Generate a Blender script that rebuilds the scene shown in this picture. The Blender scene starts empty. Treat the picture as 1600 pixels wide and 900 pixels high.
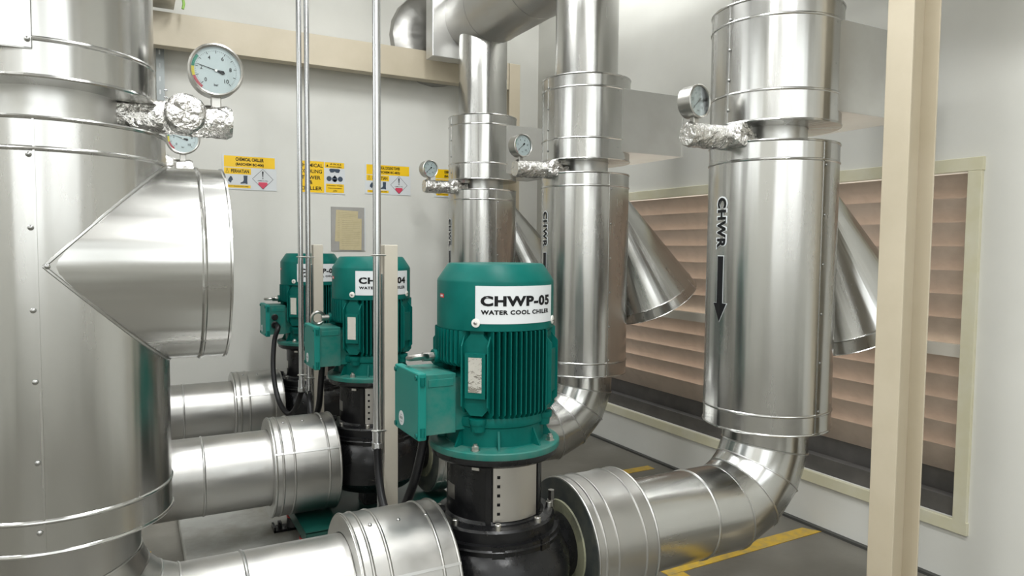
import bpy, math, random
from mathutils import Vector, Matrix, Euler
random.seed(7)
PI = math.pi
sc = bpy.context.scene
COL = sc.collection

# ---------------------------------------------------------------- camera
YAW, PITCH, ROLL, HC = math.radians(28.4), math.radians(3.3), 0.0086, 1.33
FW = Vector((math.sin(YAW)*math.cos(PITCH), math.cos(YAW)*math.cos(PITCH), -math.sin(PITCH)))
RT0 = Vector((math.cos(YAW), -math.sin(YAW), 0)); UP0 = RT0.cross(FW)
RT = RT0*math.cos(ROLL) + UP0*math.sin(ROLL); UP = UP0*math.cos(ROLL) - RT0*math.sin(ROLL)
cam = bpy.data.cameras.new('camera'); camo = bpy.data.objects.new('camera', cam); COL.objects.link(camo)
m = Matrix((( RT.x, UP.x, -FW.x, 0), (RT.y, UP.y, -FW.y, 0), (RT.z, UP.z, -FW.z, HC), (0, 0, 0, 1)))
camo.matrix_world = m
cam.sensor_width = 36.0; cam.lens = 1100/1600*36; cam.clip_start = 0.02
sc.camera = camo

# ---------------------------------------------------------------- world, light, exposure
w = bpy.data.worlds.new('world'); sc.world = w; w.use_nodes = True
wn = w.node_tree.nodes; wl = w.node_tree.links; wn.clear()
wo = wn.new('ShaderNodeOutputWorld'); wb = wn.new('ShaderNodeBackground')
wg = wn.new('ShaderNodeTexGradient'); wt = wn.new('ShaderNodeTexCoord'); wm = wn.new('ShaderNodeMapping'); wr = wn.new('ShaderNodeValToRGB')
wm.inputs['Rotation'].default_value = (0, PI/2, 0)
wl.new(wt.outputs['Generated'], wm.inputs[0]); wl.new(wm.outputs[0], wg.inputs[0]); wl.new(wg.outputs[0], wr.inputs[0])
wr.color_ramp.elements[0].color = (0.97, 1.0, 0.99, 1); wr.color_ramp.elements[1].color = (0.9, 0.96, 1.0, 1)
wl.new(wr.outputs[0], wb.inputs[0]); wb.inputs[1].default_value = 2.15
wl.new(wb.outputs[0], wo.inputs[0])
ROOM = dict(x0=-3.2, x1=2.87, y0=-3.0, y1=4.9, z1=3.7)
ADDED_OPENINGS = [((-1.6, -3.0, 2.35), (2.4, 2.1), 'front'), ((1.2, -3.0, 2.45), (2.4, 1.9), 'front'), ((-3.2, 2.0, 2.75), (3.6, 1.3), 'left')]  # unseen windows, added and sized for the daylight they let in
FILL_LAMPS = [(-1.9, -1.2), (0.6, -1.2), (-1.9, 1.2), (0.75, 0.9), (-1.6, 2.9), (-0.6, 2.9), (0.5, 2.9), (1.3, 2.9), (2.6, 3.4)]  # fill lamps added on the unseen ceiling to brighten the room
def area(name, loc, rot, sx, sy, power, color=(1, 1, 1), portal=False):
    l = bpy.data.lights.new(name, 'AREA'); l.shape = 'RECTANGLE'; l.size = sx; l.size_y = sy
    l.energy = power; l.color = color
    if portal: l.cycles.is_portal = True
    o = bpy.data.objects.new(name, l); COL.objects.link(o); o.location = loc; o.rotation_euler = rot
    return o
for i, (c, (sx, sz), side) in enumerate(ADDED_OPENINGS):
    if side == 'front': area('daylight_portal', (c[0], c[1]-0.13, c[2]), (PI/2, 0, 0), sx, sz, 1, portal=True)
    else: area('daylight_portal', (c[0]-0.13, c[1], c[2]), (PI/2, 0, -PI/2), sx, sz, 1, portal=True)
for (lx, ly) in FILL_LAMPS: area('ceiling_fill_light', (lx, ly, 3.57), (0, 0, 0), 0.26, 1.2, (16 if lx > 2 else 19) if ly > 2 else 38, (0.98, 1, 1))
sc.view_settings.view_transform = 'Standard'; sc.view_settings.look = 'None'
sc.view_settings.gamma = 1.0; sc.view_settings.use_curve_mapping = False
sc.view_settings.exposure = 0.62
sc.cycles.max_bounces = 10; sc.cycles.diffuse_bounces = 5; sc.cycles.glossy_bounces = 6
sc.cycles.use_denoising = True; sc.cycles.sample_clamp_indirect = 8; sc.cycles.blur_glossy = 0.5

# ---------------------------------------------------------------- materials
def mat(name, color, rough=0.5, metal=0.0, noise=None, bump=None, spec=None, var=0.0, vscale=6.0, vcol=None, rvar=0.0, coord='Object', stretch=(1, 1, 1), coat=0.0):
    """procedural Principled; noise variation on colour (vcol, var), roughness (rvar) and a bump (scale, strength, dist)"""
    M = bpy.data.materials.new(name); M.use_nodes = True
    N = M.node_tree.nodes; L = M.node_tree.links; P = N['Principled BSDF']
    P.inputs['Base Color'].default_value = (*color, 1); P.inputs['Roughness'].default_value = rough; P.inputs['Metallic'].default_value = metal
    if spec is not None: P.inputs['Specular IOR Level'].default_value = spec
    if coat: P.inputs['Coat Weight'].default_value = coat; P.inputs['Coat Roughness'].default_value = 0.15
    tc = N.new('ShaderNodeTexCoord'); mp = N.new('ShaderNodeMapping'); mp.inputs['Scale'].default_value = stretch
    L.new(tc.outputs[coord], mp.inputs[0])
    n = N.new('ShaderNodeTexNoise'); n.inputs['Scale'].default_value = vscale; n.inputs['Detail'].default_value = 6; n.inputs['Roughness'].default_value = 0.6
    L.new(mp.outputs[0], n.inputs['Vector'])
    if vcol is not None:
        r = N.new('ShaderNodeValToRGB'); r.color_ramp.elements[0].position = 0.42; r.color_ramp.elements[1].position = 0.42 + 0.3
        r.color_ramp.elements[0].color = (0, 0, 0, 1); r.color_ramp.elements[1].color = (var, var, var, 1)
        L.new(n.outputs['Fac'], r.inputs[0])
        mx = N.new('ShaderNodeMix'); mx.data_type = 'RGBA'
        mx.inputs[6].default_value = (*color, 1); mx.inputs[7].default_value = (*vcol, 1)
        L.new(r.outputs[0], mx.inputs[0]); L.new(mx.outputs[2], P.inputs['Base Color'])
    if rvar:
        a = N.new('ShaderNodeMapRange'); a.inputs['To Min'].default_value = rough - rvar; a.inputs['To Max'].default_value = rough + rvar
        a.inputs['From Min'].default_value = 0.3; a.inputs['From Max'].default_value = 0.7
        L.new(n.outputs['Fac'], a.inputs[0]); L.new(a.outputs[0], P.inputs['Roughness'])
    if bump:
        prev = None
        for (s, st, d, strv) in bump:
            mp2 = N.new('ShaderNodeMapping'); mp2.inputs['Scale'].default_value = strv; L.new(tc.outputs[coord], mp2.inputs[0])
            n2 = N.new('ShaderNodeTexNoise'); n2.inputs['Scale'].default_value = s; n2.inputs['Detail'].default_value = 1.0 if coord == 'UV' else 3
            L.new(mp2.outputs[0], n2.inputs['Vector'])
            b = N.new('ShaderNodeBump'); b.inputs['Strength'].default_value = st; b.inputs['Distance'].default_value = d
            L.new(n2.outputs['Fac'], b.inputs['Height'])
            if prev: L.new(prev.outputs[0], b.inputs['Normal'])
            prev = b
        L.new(prev.outputs[0], P.inputs['Normal'])
    return M

ALU_B = [(7, 1.0, 0.006, (1.0, 0.10, 1)), (26, 1.0, 0.0017, (1, 0.045, 1))]
M = dict(
    alu=mat('aluminium_jacket', (0.50, 0.50, 0.485), 0.24, 1.0, coord='UV', bump=ALU_B, rvar=0.06, vscale=9, stretch=(1, 0.2, 1), vcol=(0.47, 0.46, 0.44), var=0.6),
    alu_flat=mat('aluminium_flat', (0.62, 0.62, 0.605), 0.38, 1.0, bump=[(3, 0.6, 0.004, (1, 1, 1))], rvar=0.05, vscale=5, vcol=(0.53, 0.52, 0.505), var=0.6),
    alu_dull=mat('aluminium_dusty', (0.38, 0.375, 0.36), 0.37, 1.0, coord='UV', bump=[(6, 1.0, 0.005, (1.0, 0.15, 1)), (22, 1.0, 0.0012, (1, 0.10, 1))], rvar=0.08, vscale=9, vcol=(0.40, 0.385, 0.36), var=0.7),
    seam=mat('seam_bead', (0.52, 0.52, 0.51), 0.3, 1.0),
    screw=mat('screw_steel', (0.34, 0.34, 0.33), 0.3, 1.0),
    foil=mat('crumpled_foil', (0.66, 0.65, 0.63), 0.24, 1.0, bump=[(38, 1.0, 0.012, (1, 1, 1)), (110, 0.8, 0.004, (1, 1, 1))]),
    steel=mat('stainless', (0.42, 0.41, 0.385), 0.32, 1.0, rvar=0.05),
    galv=mat('galvanised_conduit', (0.58, 0.59, 0.60), 0.24, 1.0, vscale=6, stretch=(1, 1, 0.1), vcol=(0.46, 0.47, 0.47), var=0.6),
    teal=mat('teal_paint', (0.0003, 0.088, 0.074), 0.42, 0.0, spec=0.15, vscale=7, vcol=(0.004, 0.14, 0.115), var=0.5, rvar=0.06, bump=[(90, 0.15, 0.001, (1, 1, 1))]),
    teal_dusty=mat('teal_paint_dusty', (0.001, 0.135, 0.11), 0.5, 0.0, spec=0.3, vscale=9, vcol=(0.12, 0.17, 0.145), var=0.6, rvar=0.08),
    teal_lid=mat('teal_lid_paint', (0.004, 0.165, 0.14), 0.45, 0.0, spec=0.25, vscale=7, vcol=(0.012, 0.19, 0.155), var=0.5),
    dgreen=mat('dark_green_frame', (0.004, 0.045, 0.035), 0.3, 0.0, vscale=10, vcol=(0.01, 0.07, 0.055), var=0.7),
    black=mat('black_cast_iron', (0.004, 0.004, 0.0045), 0.3, 0.0, spec=0.35, vscale=12, vcol=(0.010, 0.010, 0.011), var=0.7, rvar=0.1, bump=[(60, 0.35, 0.002, (1, 1, 1))]),
    rubber=mat('black_rubber', (0.015, 0.015, 0.016), 0.5),
    flex=mat('black_flexible_conduit', (0.006, 0.006, 0.007), 0.4, spec=0.3),
    dark=mat('shaded_insulation_face', (0.03, 0.035, 0.035), 0.5, vscale=12, vcol=(0.10, 0.10, 0.075), var=0.7),  # aluminium cover end, shade put into the colour, some insulation showing
    red=mat('red_band', (0.5, 0.02, 0.02), 0.4),
    blue=mat('blue_handwheel', (0.0, 0.08, 0.25), 0.35),
    cream=mat('cream_paint', (0.49, 0.43, 0.325), 0.45, 0, vscale=5, vcol=(0.42, 0.365, 0.26), var=0.5, bump=[(60, 0.2, 0.001, (1, 1, 1))]),
    cream_post=mat('cream_post_paint', (0.50, 0.46, 0.385), 0.5, 0, vscale=9, vcol=(0.42, 0.38, 0.32), var=0.4),
    wall=mat('wall_paint', (0.63, 0.625, 0.585), 0.75, 0, vscale=1.3, vcol=(0.55, 0.545, 0.505), var=0.6, bump=[(8, 0.25, 0.004, (1, 1, 1)), (90, 0.2, 0.001, (1, 1, 1))]),
    ceil=mat('ceiling_paint', (0.70, 0.70, 0.68), 0.8),
    floor=mat('concrete_floor', (0.115, 0.108, 0.09), 0.5, 0, vscale=2.2, vcol=(0.20, 0.19, 0.165), var=0.8, rvar=0.12, bump=[(30, 0.3, 0.003, (1, 1, 1))]),
    plinth=mat('plinth_concrete', (0.28, 0.28, 0.26), 0.5, 0, vscale=3.5, vcol=(0.13, 0.115, 0.085), var=0.85, rvar=0.15, bump=[(25, 0.3, 0.003, (1, 1, 1))]),
    yellow=mat('yellow_floor_paint', (0.52, 0.33, 0.03), 0.5, 0, vscale=22, vcol=(0.30, 0.24, 0.10), var=0.9),
    frame=mat('louvre_frame_paint', (0.56, 0.53, 0.38), 0.55, 0, vscale=7, vcol=(0.62, 0.60, 0.50), var=0.7, bump=[(20, 0.3, 0.003, (1, 1, 1))]),
    rail=mat('louvre_rail', (0.55, 0.52, 0.46), 0.5),
    slat=mat('louvre_slat', (0.50, 0.41, 0.34), 0.55, 0, vscale=10, vcol=(0.36, 0.29, 0.23), var=0.6),
    sill=mat('louvre_bottom_panel', (0.07, 0.065, 0.06), 0.6, 0, vscale=8, vcol=(0.12, 0.11, 0.10), var=0.6),
    groove=mat('dark_groove', (0.05, 0.05, 0.045), 0.7),
    outside=mat('outside_paving', (0.80, 0.70, 0.60), 0.8, vscale=3, vcol=(0.7, 0.6, 0.5), var=0.5),
    white=mat('white_sign', (0.60, 0.62, 0.63), 0.5, spec=0.25),
    signy=mat('yellow_sign', (0.80, 0.50, 0.0), 0.4),
    ink=mat('black_print', (0.006, 0.006, 0.007), 0.5, spec=0.2),
    inkb=mat('slate_print', (0.03, 0.05, 0.08), 0.45),
    signr=mat('crimson_print', (0.60, 0.05, 0.10), 0.4),
    greyprint=mat('grey_print', (0.25, 0.27, 0.27), 0.45),
    paper=mat('yellowed_paper', (0.50, 0.43, 0.26), 0.7, vscale=30, vcol=(0.42, 0.35, 0.2), var=0.5),
    paperline=mat('paper_print', (0.30, 0.26, 0.17), 0.7),
    board=mat('grey_board', (0.33, 0.32, 0.30), 0.5, vscale=8, vcol=(0.24, 0.23, 0.21), var=0.6),
    dial=mat('dial_face', (0.60, 0.65, 0.66), 0.4),
    dgre=mat('dial_green', (0.0, 0.25, 0.15), 0.4), dyel=mat('dial_yellow', (0.75, 0.6, 0.0), 0.4), dred=mat('dial_red', (0.5, 0.04, 0.06), 0.4),
    plate=mat('polished_plate', (0.85, 0.83, 0.80), 0.08, 1.0, bump=[(30, 0.4, 0.004, (1, 1, 1))]),
    brushed=mat('brushed_guard', (0.50, 0.48, 0.45), 0.38, 1.0, vscale=8, rvar=0.05),
    zinc=mat('zinc_bolt', (0.55, 0.54, 0.51), 0.32, 1.0),
    whitecap=mat('white_washer', (0.70, 0.69, 0.64), 0.4),
    brass=mat('beige_insulation', (0.20, 0.20, 0.13), 0.7, vscale=20, vcol=(0.05, 0.05, 0.04), var=0.8),
    hanger=mat('shaded_hanger_zinc', (0.26, 0.28, 0.28), 0.5, 0.6, vscale=5, vcol=(0.36, 0.38, 0.38), var=0.7),  # galvanised steel, colour darkened to stand in for shade
    cable=mat('green_cable', (0.25, 0.45, 0.08), 0.5),
)
# clear glass of the gauge: transparent with a Fresnel reflection
g = bpy.data.materials.new('gauge_glass'); g.use_nodes = True; N = g.node_tree.nodes; L = g.node_tree.links; N.clear()
o_ = N.new('ShaderNodeOutputMaterial'); t_ = N.new('ShaderNodeBsdfTransparent'); s_ = N.new('ShaderNodeBsdfGlossy'); s_.inputs['Roughness'].default_value = 0.03
f_ = N.new('ShaderNodeFresnel'); f_.inputs[0].default_value = 1.25; x_ = N.new('ShaderNodeMixShader'); t_.inputs[0].default_value = (0.95, 0.97, 0.97, 1)
L.new(f_.outputs[0], x_.inputs[0]); L.new(t_.outputs[0], x_.inputs[1]); L.new(s_.outputs[0], x_.inputs[2]); L.new(x_.outputs[0], o_.inputs[0])
M['glass'] = g

# ---------------------------------------------------------------- mesh building
def axis_matrix(loc, d, ref=None):
    """matrix whose local Z points along d"""
    d = Vector(d).normalized()
    ref = Vector(ref) if ref else (Vector((0, 0, 1)) if abs(d.z) < 0.9 else Vector((0, -1, 0)))
    x = ref.cross(d).normalized(); y = d.cross(x)
    return Matrix(((x.x, y.x, d.x, loc[0]), (x.y, y.y, d.y, loc[1]), (x.z, y.z, d.z, loc[2]), (0, 0, 0, 1)))
I4 = Matrix.Identity(4)
class MB:
    def __init__(s): s.v = []; s.f = []; s.uv = []; s.mi = []
    def add(s, vs, fs, uvs=None, T=I4):
        b = len(s.v); s.v += [tuple(T @ Vector(p)) for p in vs]
        for i, f in enumerate(fs):
            s.f.append(tuple(b + k for k in f))
            s.uv.append(uvs[i] if uvs else [(vs[k][0] + vs[k][1], vs[k][2]) for k in f])
        return s
    def box(s, c, d, T=I4):
        x, y, z = c; a, b, h = d[0]/2, d[1]/2, d[2]/2
        vs = [(x+i*a, y+j*b, z+k*h) for i in (-1, 1) for j in (-1, 1) for k in (-1, 1)]
        return s.add(vs, [(0, 1, 3, 2), (4, 6, 7, 5), (0, 4, 5, 1), (2, 3, 7, 6), (0, 2, 6, 4), (1, 5, 7, 3)], None, T)
    def lathe(s, prof, T=I4, seg=48, a0=0.0, a1=2*PI, close=True):
        """prof = [(r, z)] bottom to top outward; revolved about Z"""
        full = abs(a1 - a0 - 2*PI) < 1e-6; n = seg if full else seg + 1
        vs = []; rr = max(p[0] for p in prof)
        for (r, z) in prof:
            for i in range(n):
                a = a0 + (a1-a0)*i/seg; vs.append((r*math.cos(a), r*math.sin(a), z))
        fs = []; uv = []; L_ = [0]
        for j in range(1, len(prof)): L_.append(L_[-1] + math.hypot(prof[j][0]-prof[j-1][0], prof[j][1]-prof[j-1][1]))
        for j in range(len(prof)-1):
            for i in range(seg):
                k = (i+1) % n
                if prof[j][0] < 1e-7 and prof[j+1][0] < 1e-7: continue
                u0 = (a0 + (a1-a0)*i/seg)*rr; u1 = (a0 + (a1-a0)*(i+1)/seg)*rr
                q = (j*n+i, j*n+k, (j+1)*n+k, (j+1)*n+i); t = [(u0, L_[j]), (u1, L_[j]), (u1, L_[j+1]), (u0, L_[j+1])]
                fs.append(q); uv.append(t)
        return s.add(vs, fs, uv, T)
    def cyl(s, r, z0, z1, T=I4, seg=24):
        return s.lathe([(1e-6, z0), (r, z0), (r, z1), (1e-6, z1)], T, seg)
    def tube(s, pts, r, seg=12, caps=True, closed=False):
        pts = [Vector(p) for p in pts]; n = len(pts)
        rr = r if isinstance(r, (list, tuple)) else [r]*n
        tg = []
        for i in range(n):
            a = pts[(i-1) % n] if (closed or i > 0) else pts[i]; b = pts[(i+1) % n] if (closed or i < n-1) else pts[i]
            tg.append((b-a).normalized())
        up = Vector((0, 0, 1)) if abs(tg[0].z) < 0.9 else Vector((1, 0, 0))
        nx = (up - tg[0]*up.dot(tg[0])).normalized(); vs = []; Ls = 0; ll = []
        for i in range(n):
            if i: Ls += (pts[i]-pts[i-1]).length
            ll.append(Ls)
            nx = (nx - tg[i]*nx.dot(tg[i])).normalized(); ny = tg[i].cross(nx)
            for k in range(seg):
                a = 2*PI*k/seg; vs.append(pts[i] + (nx*math.cos(a) + ny*math.sin(a))*rr[i])
        fs = []; uv = []
        for i in range(n if closed else n-1):
            j = (i+1) % n
            for k in range(seg):
                l = (k+1) % seg; fs.append((i*seg+k, i*seg+l, j*seg+l, j*seg+k))
                c = 2*PI*rr[0]/seg; l1 = ll[j] if j else ll[i]+0.01; uv.append([(k*c, ll[i]), ((k+1)*c, ll[i]), ((k+1)*c, l1), (k*c, l1)])
        if caps and not closed:
            fs.append(tuple(range(seg))[::-1]); uv.append([(0, 0)]*seg); fs.append(tuple((n-1)*seg+k for k in range(seg))); uv.append([(0, 0)]*seg)
        return s.add(vs, fs, uv)
    def mitre(s, pts, r, seg=48, bead=0.0, bead_at=None):
        """sheet-metal gored pipe: straight gores meeting in mitre planes; duplicate rings keep each gore crisp"""
        pts = [Vector(p) for p in pts]; n = len(pts); rings = []; d = [(pts[i+1]-pts[i]).normalized() for i in range(n-1)]
        ref = Vector((0, -1, 0)) ; nx0 = (ref - d[0]*ref.dot(d[0])).normalized()
        Ls = 0
        for i in range(n):
            dd = d[0] if i == 0 else (d[-1] if i == n-1 else (d[i-1]+d[i]).normalized())
            base = d[i-1] if i else d[0]; ny = base.cross(nx0); ring = []
            for k in range(seg):
                a = 2*PI*k/seg; v = (nx0*math.cos(a) + ny*math.sin(a))*r
                t = -v.dot(dd)/base.dot(dd); ring.append(pts[i] + v + base*t)
            rings.append(ring)
        for i in range(n-1):
            L2 = Ls + (pts[i+1]-pts[i]).length; vs = rings[i] + rings[i+1]; fs = []; uv = []; c = 2*PI*r/seg
            for k in range(seg):
                l = (k+1) % seg; fs.append((k, l, seg+l, seg+k)); uv.append([(k*c, Ls), ((k+1)*c, Ls), ((k+1)*c, L2), (k*c, L2)])
            s.add(vs, fs, uv); Ls = L2
        return rings
    def strip_plate(s, r0, r1, a0, a1, z0, z1, n=16, T=I4):
        """curved plate on a cylinder; angle 0 = -Y, positive towards +X"""
        vs = []
        for i in range(n+1):
            a = a0 + (a1-a0)*i/n
            for (r, z) in ((r0, z0), (r1, z0), (r1, z1), (r0, z1)): vs.append((r*math.sin(a), -r*math.cos(a), z))
        fs = []
        for i in range(n):
            for k in range(4): fs.append((i*4+k, (i+1)*4+k, (i+1)*4+(k+1) % 4, i*4+(k+1) % 4))
        fs += [(0, 3, 2, 1), (n*4, n*4+1, n*4+2, n*4+3)]
        return s.add(vs, fs, None, T)
    def prism(s, poly, y0, y1, T=I4):
        """polygon in XZ extruded along Y"""
        n = len(poly); vs = [(x, y0, z) for x, z in poly] + [(x, y1, z) for x, z in poly]
        fs = [tuple(range(n)), tuple(range(2*n-1, n-1, -1))] + [(i, n+i, n+(i+1) % n, (i+1) % n) for i in range(n)]
        return s.add(vs, fs, None, T)
    def build(s, name, material, parent=None, smooth=30, bevel=0, kind=None, label=None):
        me = bpy.data.meshes.new(name); me.from_pydata(s.v, [], s.f)
        ul = me.uv_layers.new(name='UVMap'); flat = [c for t in s.uv for p in t for c in p]
        ul.data.foreach_set('uv', flat)
        me.validate()
        if isinstance(material, str): material = M[material]
        me.materials.append(material)
        me.polygons.foreach_set('use_smooth', [smooth > 0]*len(me.polygons))
        if smooth > 0:
            import bmesh
            bm = bmesh.new(); bm.from_mesh(me); bmesh.ops.remove_doubles(bm, verts=bm.verts, dist=1e-5)
            bmesh.ops.recalc_face_normals(bm, faces=bm.faces)
            lim = math.radians(smooth)
            for e in bm.edges:
                if len(e.link_faces) == 2 and e.calc_face_angle(0) > lim: e.smooth = False
            bm.to_mesh(me); bm.free()
        o = bpy.data.objects.new(name, me); COL.objects.link(o)
        if parent: o.parent = parent
        if bevel:
            b = o.modifiers.new('bevel', 'BEVEL'); b.width = bevel; b.segments = 2; b.limit_method = 'ANGLE'; b.angle_limit = math.radians(40)
        if kind: o['kind'] = kind
        if label: o['label'] = label
        return o
def tag(o, label=None, cat=None, group=None, kind=None):
    if label: o['label'] = label
    if cat: o['category'] = cat
    if group: o['group'] = group
    if kind: o['kind'] = kind
    return o
def empty(name, loc): 
    o = bpy.data.objects.new(name, None); COL.objects.link(o); o.location = loc; o.empty_display_size = 0.1; return o
def copy_tree(o, parent=None):
    c = o.copy(); COL.objects.link(c)
    if parent: c.parent = parent
    for ch in list(o.children): copy_tree(ch, c)
    return c
def Tm(x=0, y=0, z=0): return Matrix.Translation((x, y, z))

_tc = {}
def text_mesh(txt, bold=0.0, spacing=1.0):
    """2D triangles of a line of text, normalised so that bounds are 0..W, 0..1 (cap height)"""
    key = (txt, bold, spacing)
    if key in _tc: return _tc[key]
    cu = bpy.data.curves.new('txt', 'FONT'); cu.body = txt; cu.offset = bold; cu.resolution_u = 3; cu.space_character = spacing
    o = bpy.data.objects.new('txt', cu); COL.objects.link(o)
    bpy.context.view_layer.update()
    me = bpy.data.meshes.new_from_object(o.evaluated_get(bpy.context.evaluated_depsgraph_get()))
    vs = [(v.co.x, v.co.y) for v in me.vertices]; fs = [tuple(p.vertices) for p in me.polygons]
    bpy.data.objects.remove(o); bpy.data.curves.remove(cu); bpy.data.meshes.remove(me)
    x0 = min(v[0] for v in vs); x1 = max(v[0] for v in vs); y0 = min(v[1] for v in vs); y1 = max(v[1] for v in vs)
    h = y1-y0; r = ([((x-x0)/(x1-x0), (y-y0)/h) for x, y in vs], fs); _tc[key] = r
    return r
def put_text(mb, txt, cx, cz, wd, ht, fn, bold=0.02, spacing=1.0):
    """fn maps (x,z) to a 3D point"""
    vs, fs = text_mesh(txt, bold, spacing)
    P = [fn(cx + (x-0.5)*wd, cz + (z-0.5)*ht) for x, z in vs]
    mb.add([tuple(p) for p in P], fs, [[(0, 0)]*len(f) for f in fs])
def poly(mb, pts, fn): mb.add([tuple(fn(x, z)) for x, z in pts], [tuple(range(len(pts)))], [[(0, 0)]*len(pts)])
def rect(mb, x0, x1, z0, z1, fn): poly(mb, [(x0, z0), (x1, z0), (x1, z1), (x0, z1)], fn)

# ---------------------------------------------------------------- setting
X1, Y1, X0, Y0, Z1 = ROOM['x1'], ROOM['y1'], ROOM['x0'], ROOM['y0'], ROOM['z1']
WT = 0.16
fl = MB().box(((X0+X1)/2, (Y0+Y1)/2, -0.05), (X1-X0+2*WT, Y1-Y0+2*WT, 0.1)).build('floor', 'floor', smooth=0, kind='structure')
MB().box(((X0+X1)/2, (Y0+Y1)/2, Z1+0.05), (X1-X0+2*WT, Y1-Y0+2*WT, 0.1)).build('ceiling', 'ceil', smooth=0, kind='structure')
MB().box(((X0+X1)/2, Y1+WT/2, Z1/2), (X1-X0, WT, Z1)).build('wall_back', 'wall', smooth=0, kind='structure')
# right wall with the louvre opening
LY0, LY1, LZ0, LZ1 = 1.575, 4.28, 0.262, 1.64
mb = MB(); ym0, ym1 = Y0-WT, Y1+WT
mb.box((X1+WT/2, (ym0+LY0)/2, Z1/2), (WT, LY0-ym0, Z1)); mb.box((X1+WT/2, (LY1+ym1)/2, Z1/2), (WT, ym1-LY1, Z1))
mb.box((X1+WT/2, (LY0+LY1)/2, LZ0/2), (WT, LY1-LY0, LZ0)); mb.box((X1+WT/2, (LY0+LY1)/2, (LZ1+Z1)/2), (WT, LY1-LY0, Z1-LZ1))
wr_ = mb.build('wall_right', 'wall', smooth=0, kind='structure')
def wall_with_holes(name, along, fixed, lo, hi, holes):
    """wall of thickness WT outside `fixed`; holes = (c0,c1,z0,z1) sorted along"""
    mb = MB()
    def seg(a, b, z0, z1):
        if b-a < 1e-4 or z1-z0 < 1e-4: return
        if along == 'x': mb.box(((a+b)/2, fixed-WT/2, (z0+z1)/2), (b-a, WT, z1-z0))
        else: mb.box((fixed-WT/2, (a+b)/2, (z0+z1)/2), (WT, b-a, z1-z0))
    p = lo
    for (a, b, z0, z1) in holes:
        seg(p, a, 0, Z1); seg(a, b, 0, z0); seg(a, b, z1, Z1); p = b
    seg(p, hi, 0, Z1)
    return mb.build(name, 'wall', smooth=0, kind='structure')
hf = [(c[0]-sx/2, c[0]+sx/2, c[2]-sz/2, c[2]+sz/2) for c, (sx, sz), s in ADDED_OPENINGS if s == 'front']
hl = [(c[1]-sx/2, c[1]+sx/2, c[2]-sz/2, c[2]+sz/2) for c, (sx, sz), s in ADDED_OPENINGS if s == 'left']
wall_with_holes('wall_front', 'x', Y0, X0, X1, sorted(hf))
wall_with_holes('wall_left', 'y', X0, Y0-WT, Y1+WT, sorted(hl))
# mullions of the unseen windows added to let in daylight
for n, (a, b, z0, z1) in enumerate(hf):
    mb = MB()
    for k in range(4): x = a + (b-a)*k/3; mb.box((x, Y0-0.06, (z0+z1)/2), (0.05, 0.05, z1-z0))
    for z in (z0, (z0+z1)/2, z1): mb.box(((a+b)/2, Y0-0.06, z), (b-a, 0.05, 0.05))
    mb.build('window_%d' % (n+2), 'cream', smooth=0, kind='structure')  # unseen front windows, added for light
for (a, b, z0, z1) in hl:
    mb = MB()
    for k in range(5): y = a + (b-a)*k/4; mb.box((X0-0.06, y, (z0+z1)/2), (0.05, 0.05, z1-z0))
    for z in (z0, z1): mb.box((X0-0.06, (a+b)/2, z), (0.05, b-a, 0.05))
    mb.build('window_4', 'cream', smooth=0, kind='structure')  # unseen left window, added for light
MB().box((0, 1, -0.17), (60, 60, 0.1)).build('outside_ground', 'outside', smooth=0, kind='structure')
for (lx, ly) in FILL_LAMPS:  # housings for the added fill lamps
    mb = MB(); mb.box((lx, ly, 3.665), (0.34, 1.30, 0.07)); 
    for sx in (-1, 1): mb.box((lx+sx*0.165, ly, 3.60), (0.006, 1.30, 0.07))
    tag(mb.build('added_ceiling_lamp', 'ceil', smooth=0), 'added fill lamp housing on the unseen ceiling', 'lamp', 'added fill lamps out of view')
# groove along the foot of the right wall
MB().box((X1-0.012, (Y0+Y1)/2, 0.006), (0.024, Y1-Y0, 0.012)).build('baseboard_right', 'groove', smooth=0, kind='structure')
# plinth under the pumps
PZ = 0.05
MB().box((0.88, 2.85, PZ/2), (1.42, 4.0, PZ)).build('concrete_plinth', 'plinth', smooth=0, bevel=0.008, kind='structure')
# painted lines on the floor (thin coats of paint)
def line(x0, x1, y0, y1, poly_=None):
    pts = poly_ or [(x0, y0), (x1, y0), (x1, y1), (x0, y1)]; n = len(pts)
    vs = [(x, y, 0.0) for x, y in pts] + [(x, y, 0.0025) for x, y in pts]
    MB().add(vs, [tuple(range(n))[::-1], tuple(range(n, 2*n))] + [(i, (i+1) % n, n+(i+1) % n, n+i) for i in range(n)]).build('painted_line', 'yellow', fl, smooth=0)
line(0, 0, 0, 0, [(1.89, 2.238), (1.90, 2.15), (2.845, 2.165), (2.80, 2.238)])
line(1.89, 1.975, 0.6, 2.149)
line(2.40, 2.76, 3.27, 3.335)
line(-0.02, 0.05, 3.28, 3.36)

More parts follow.
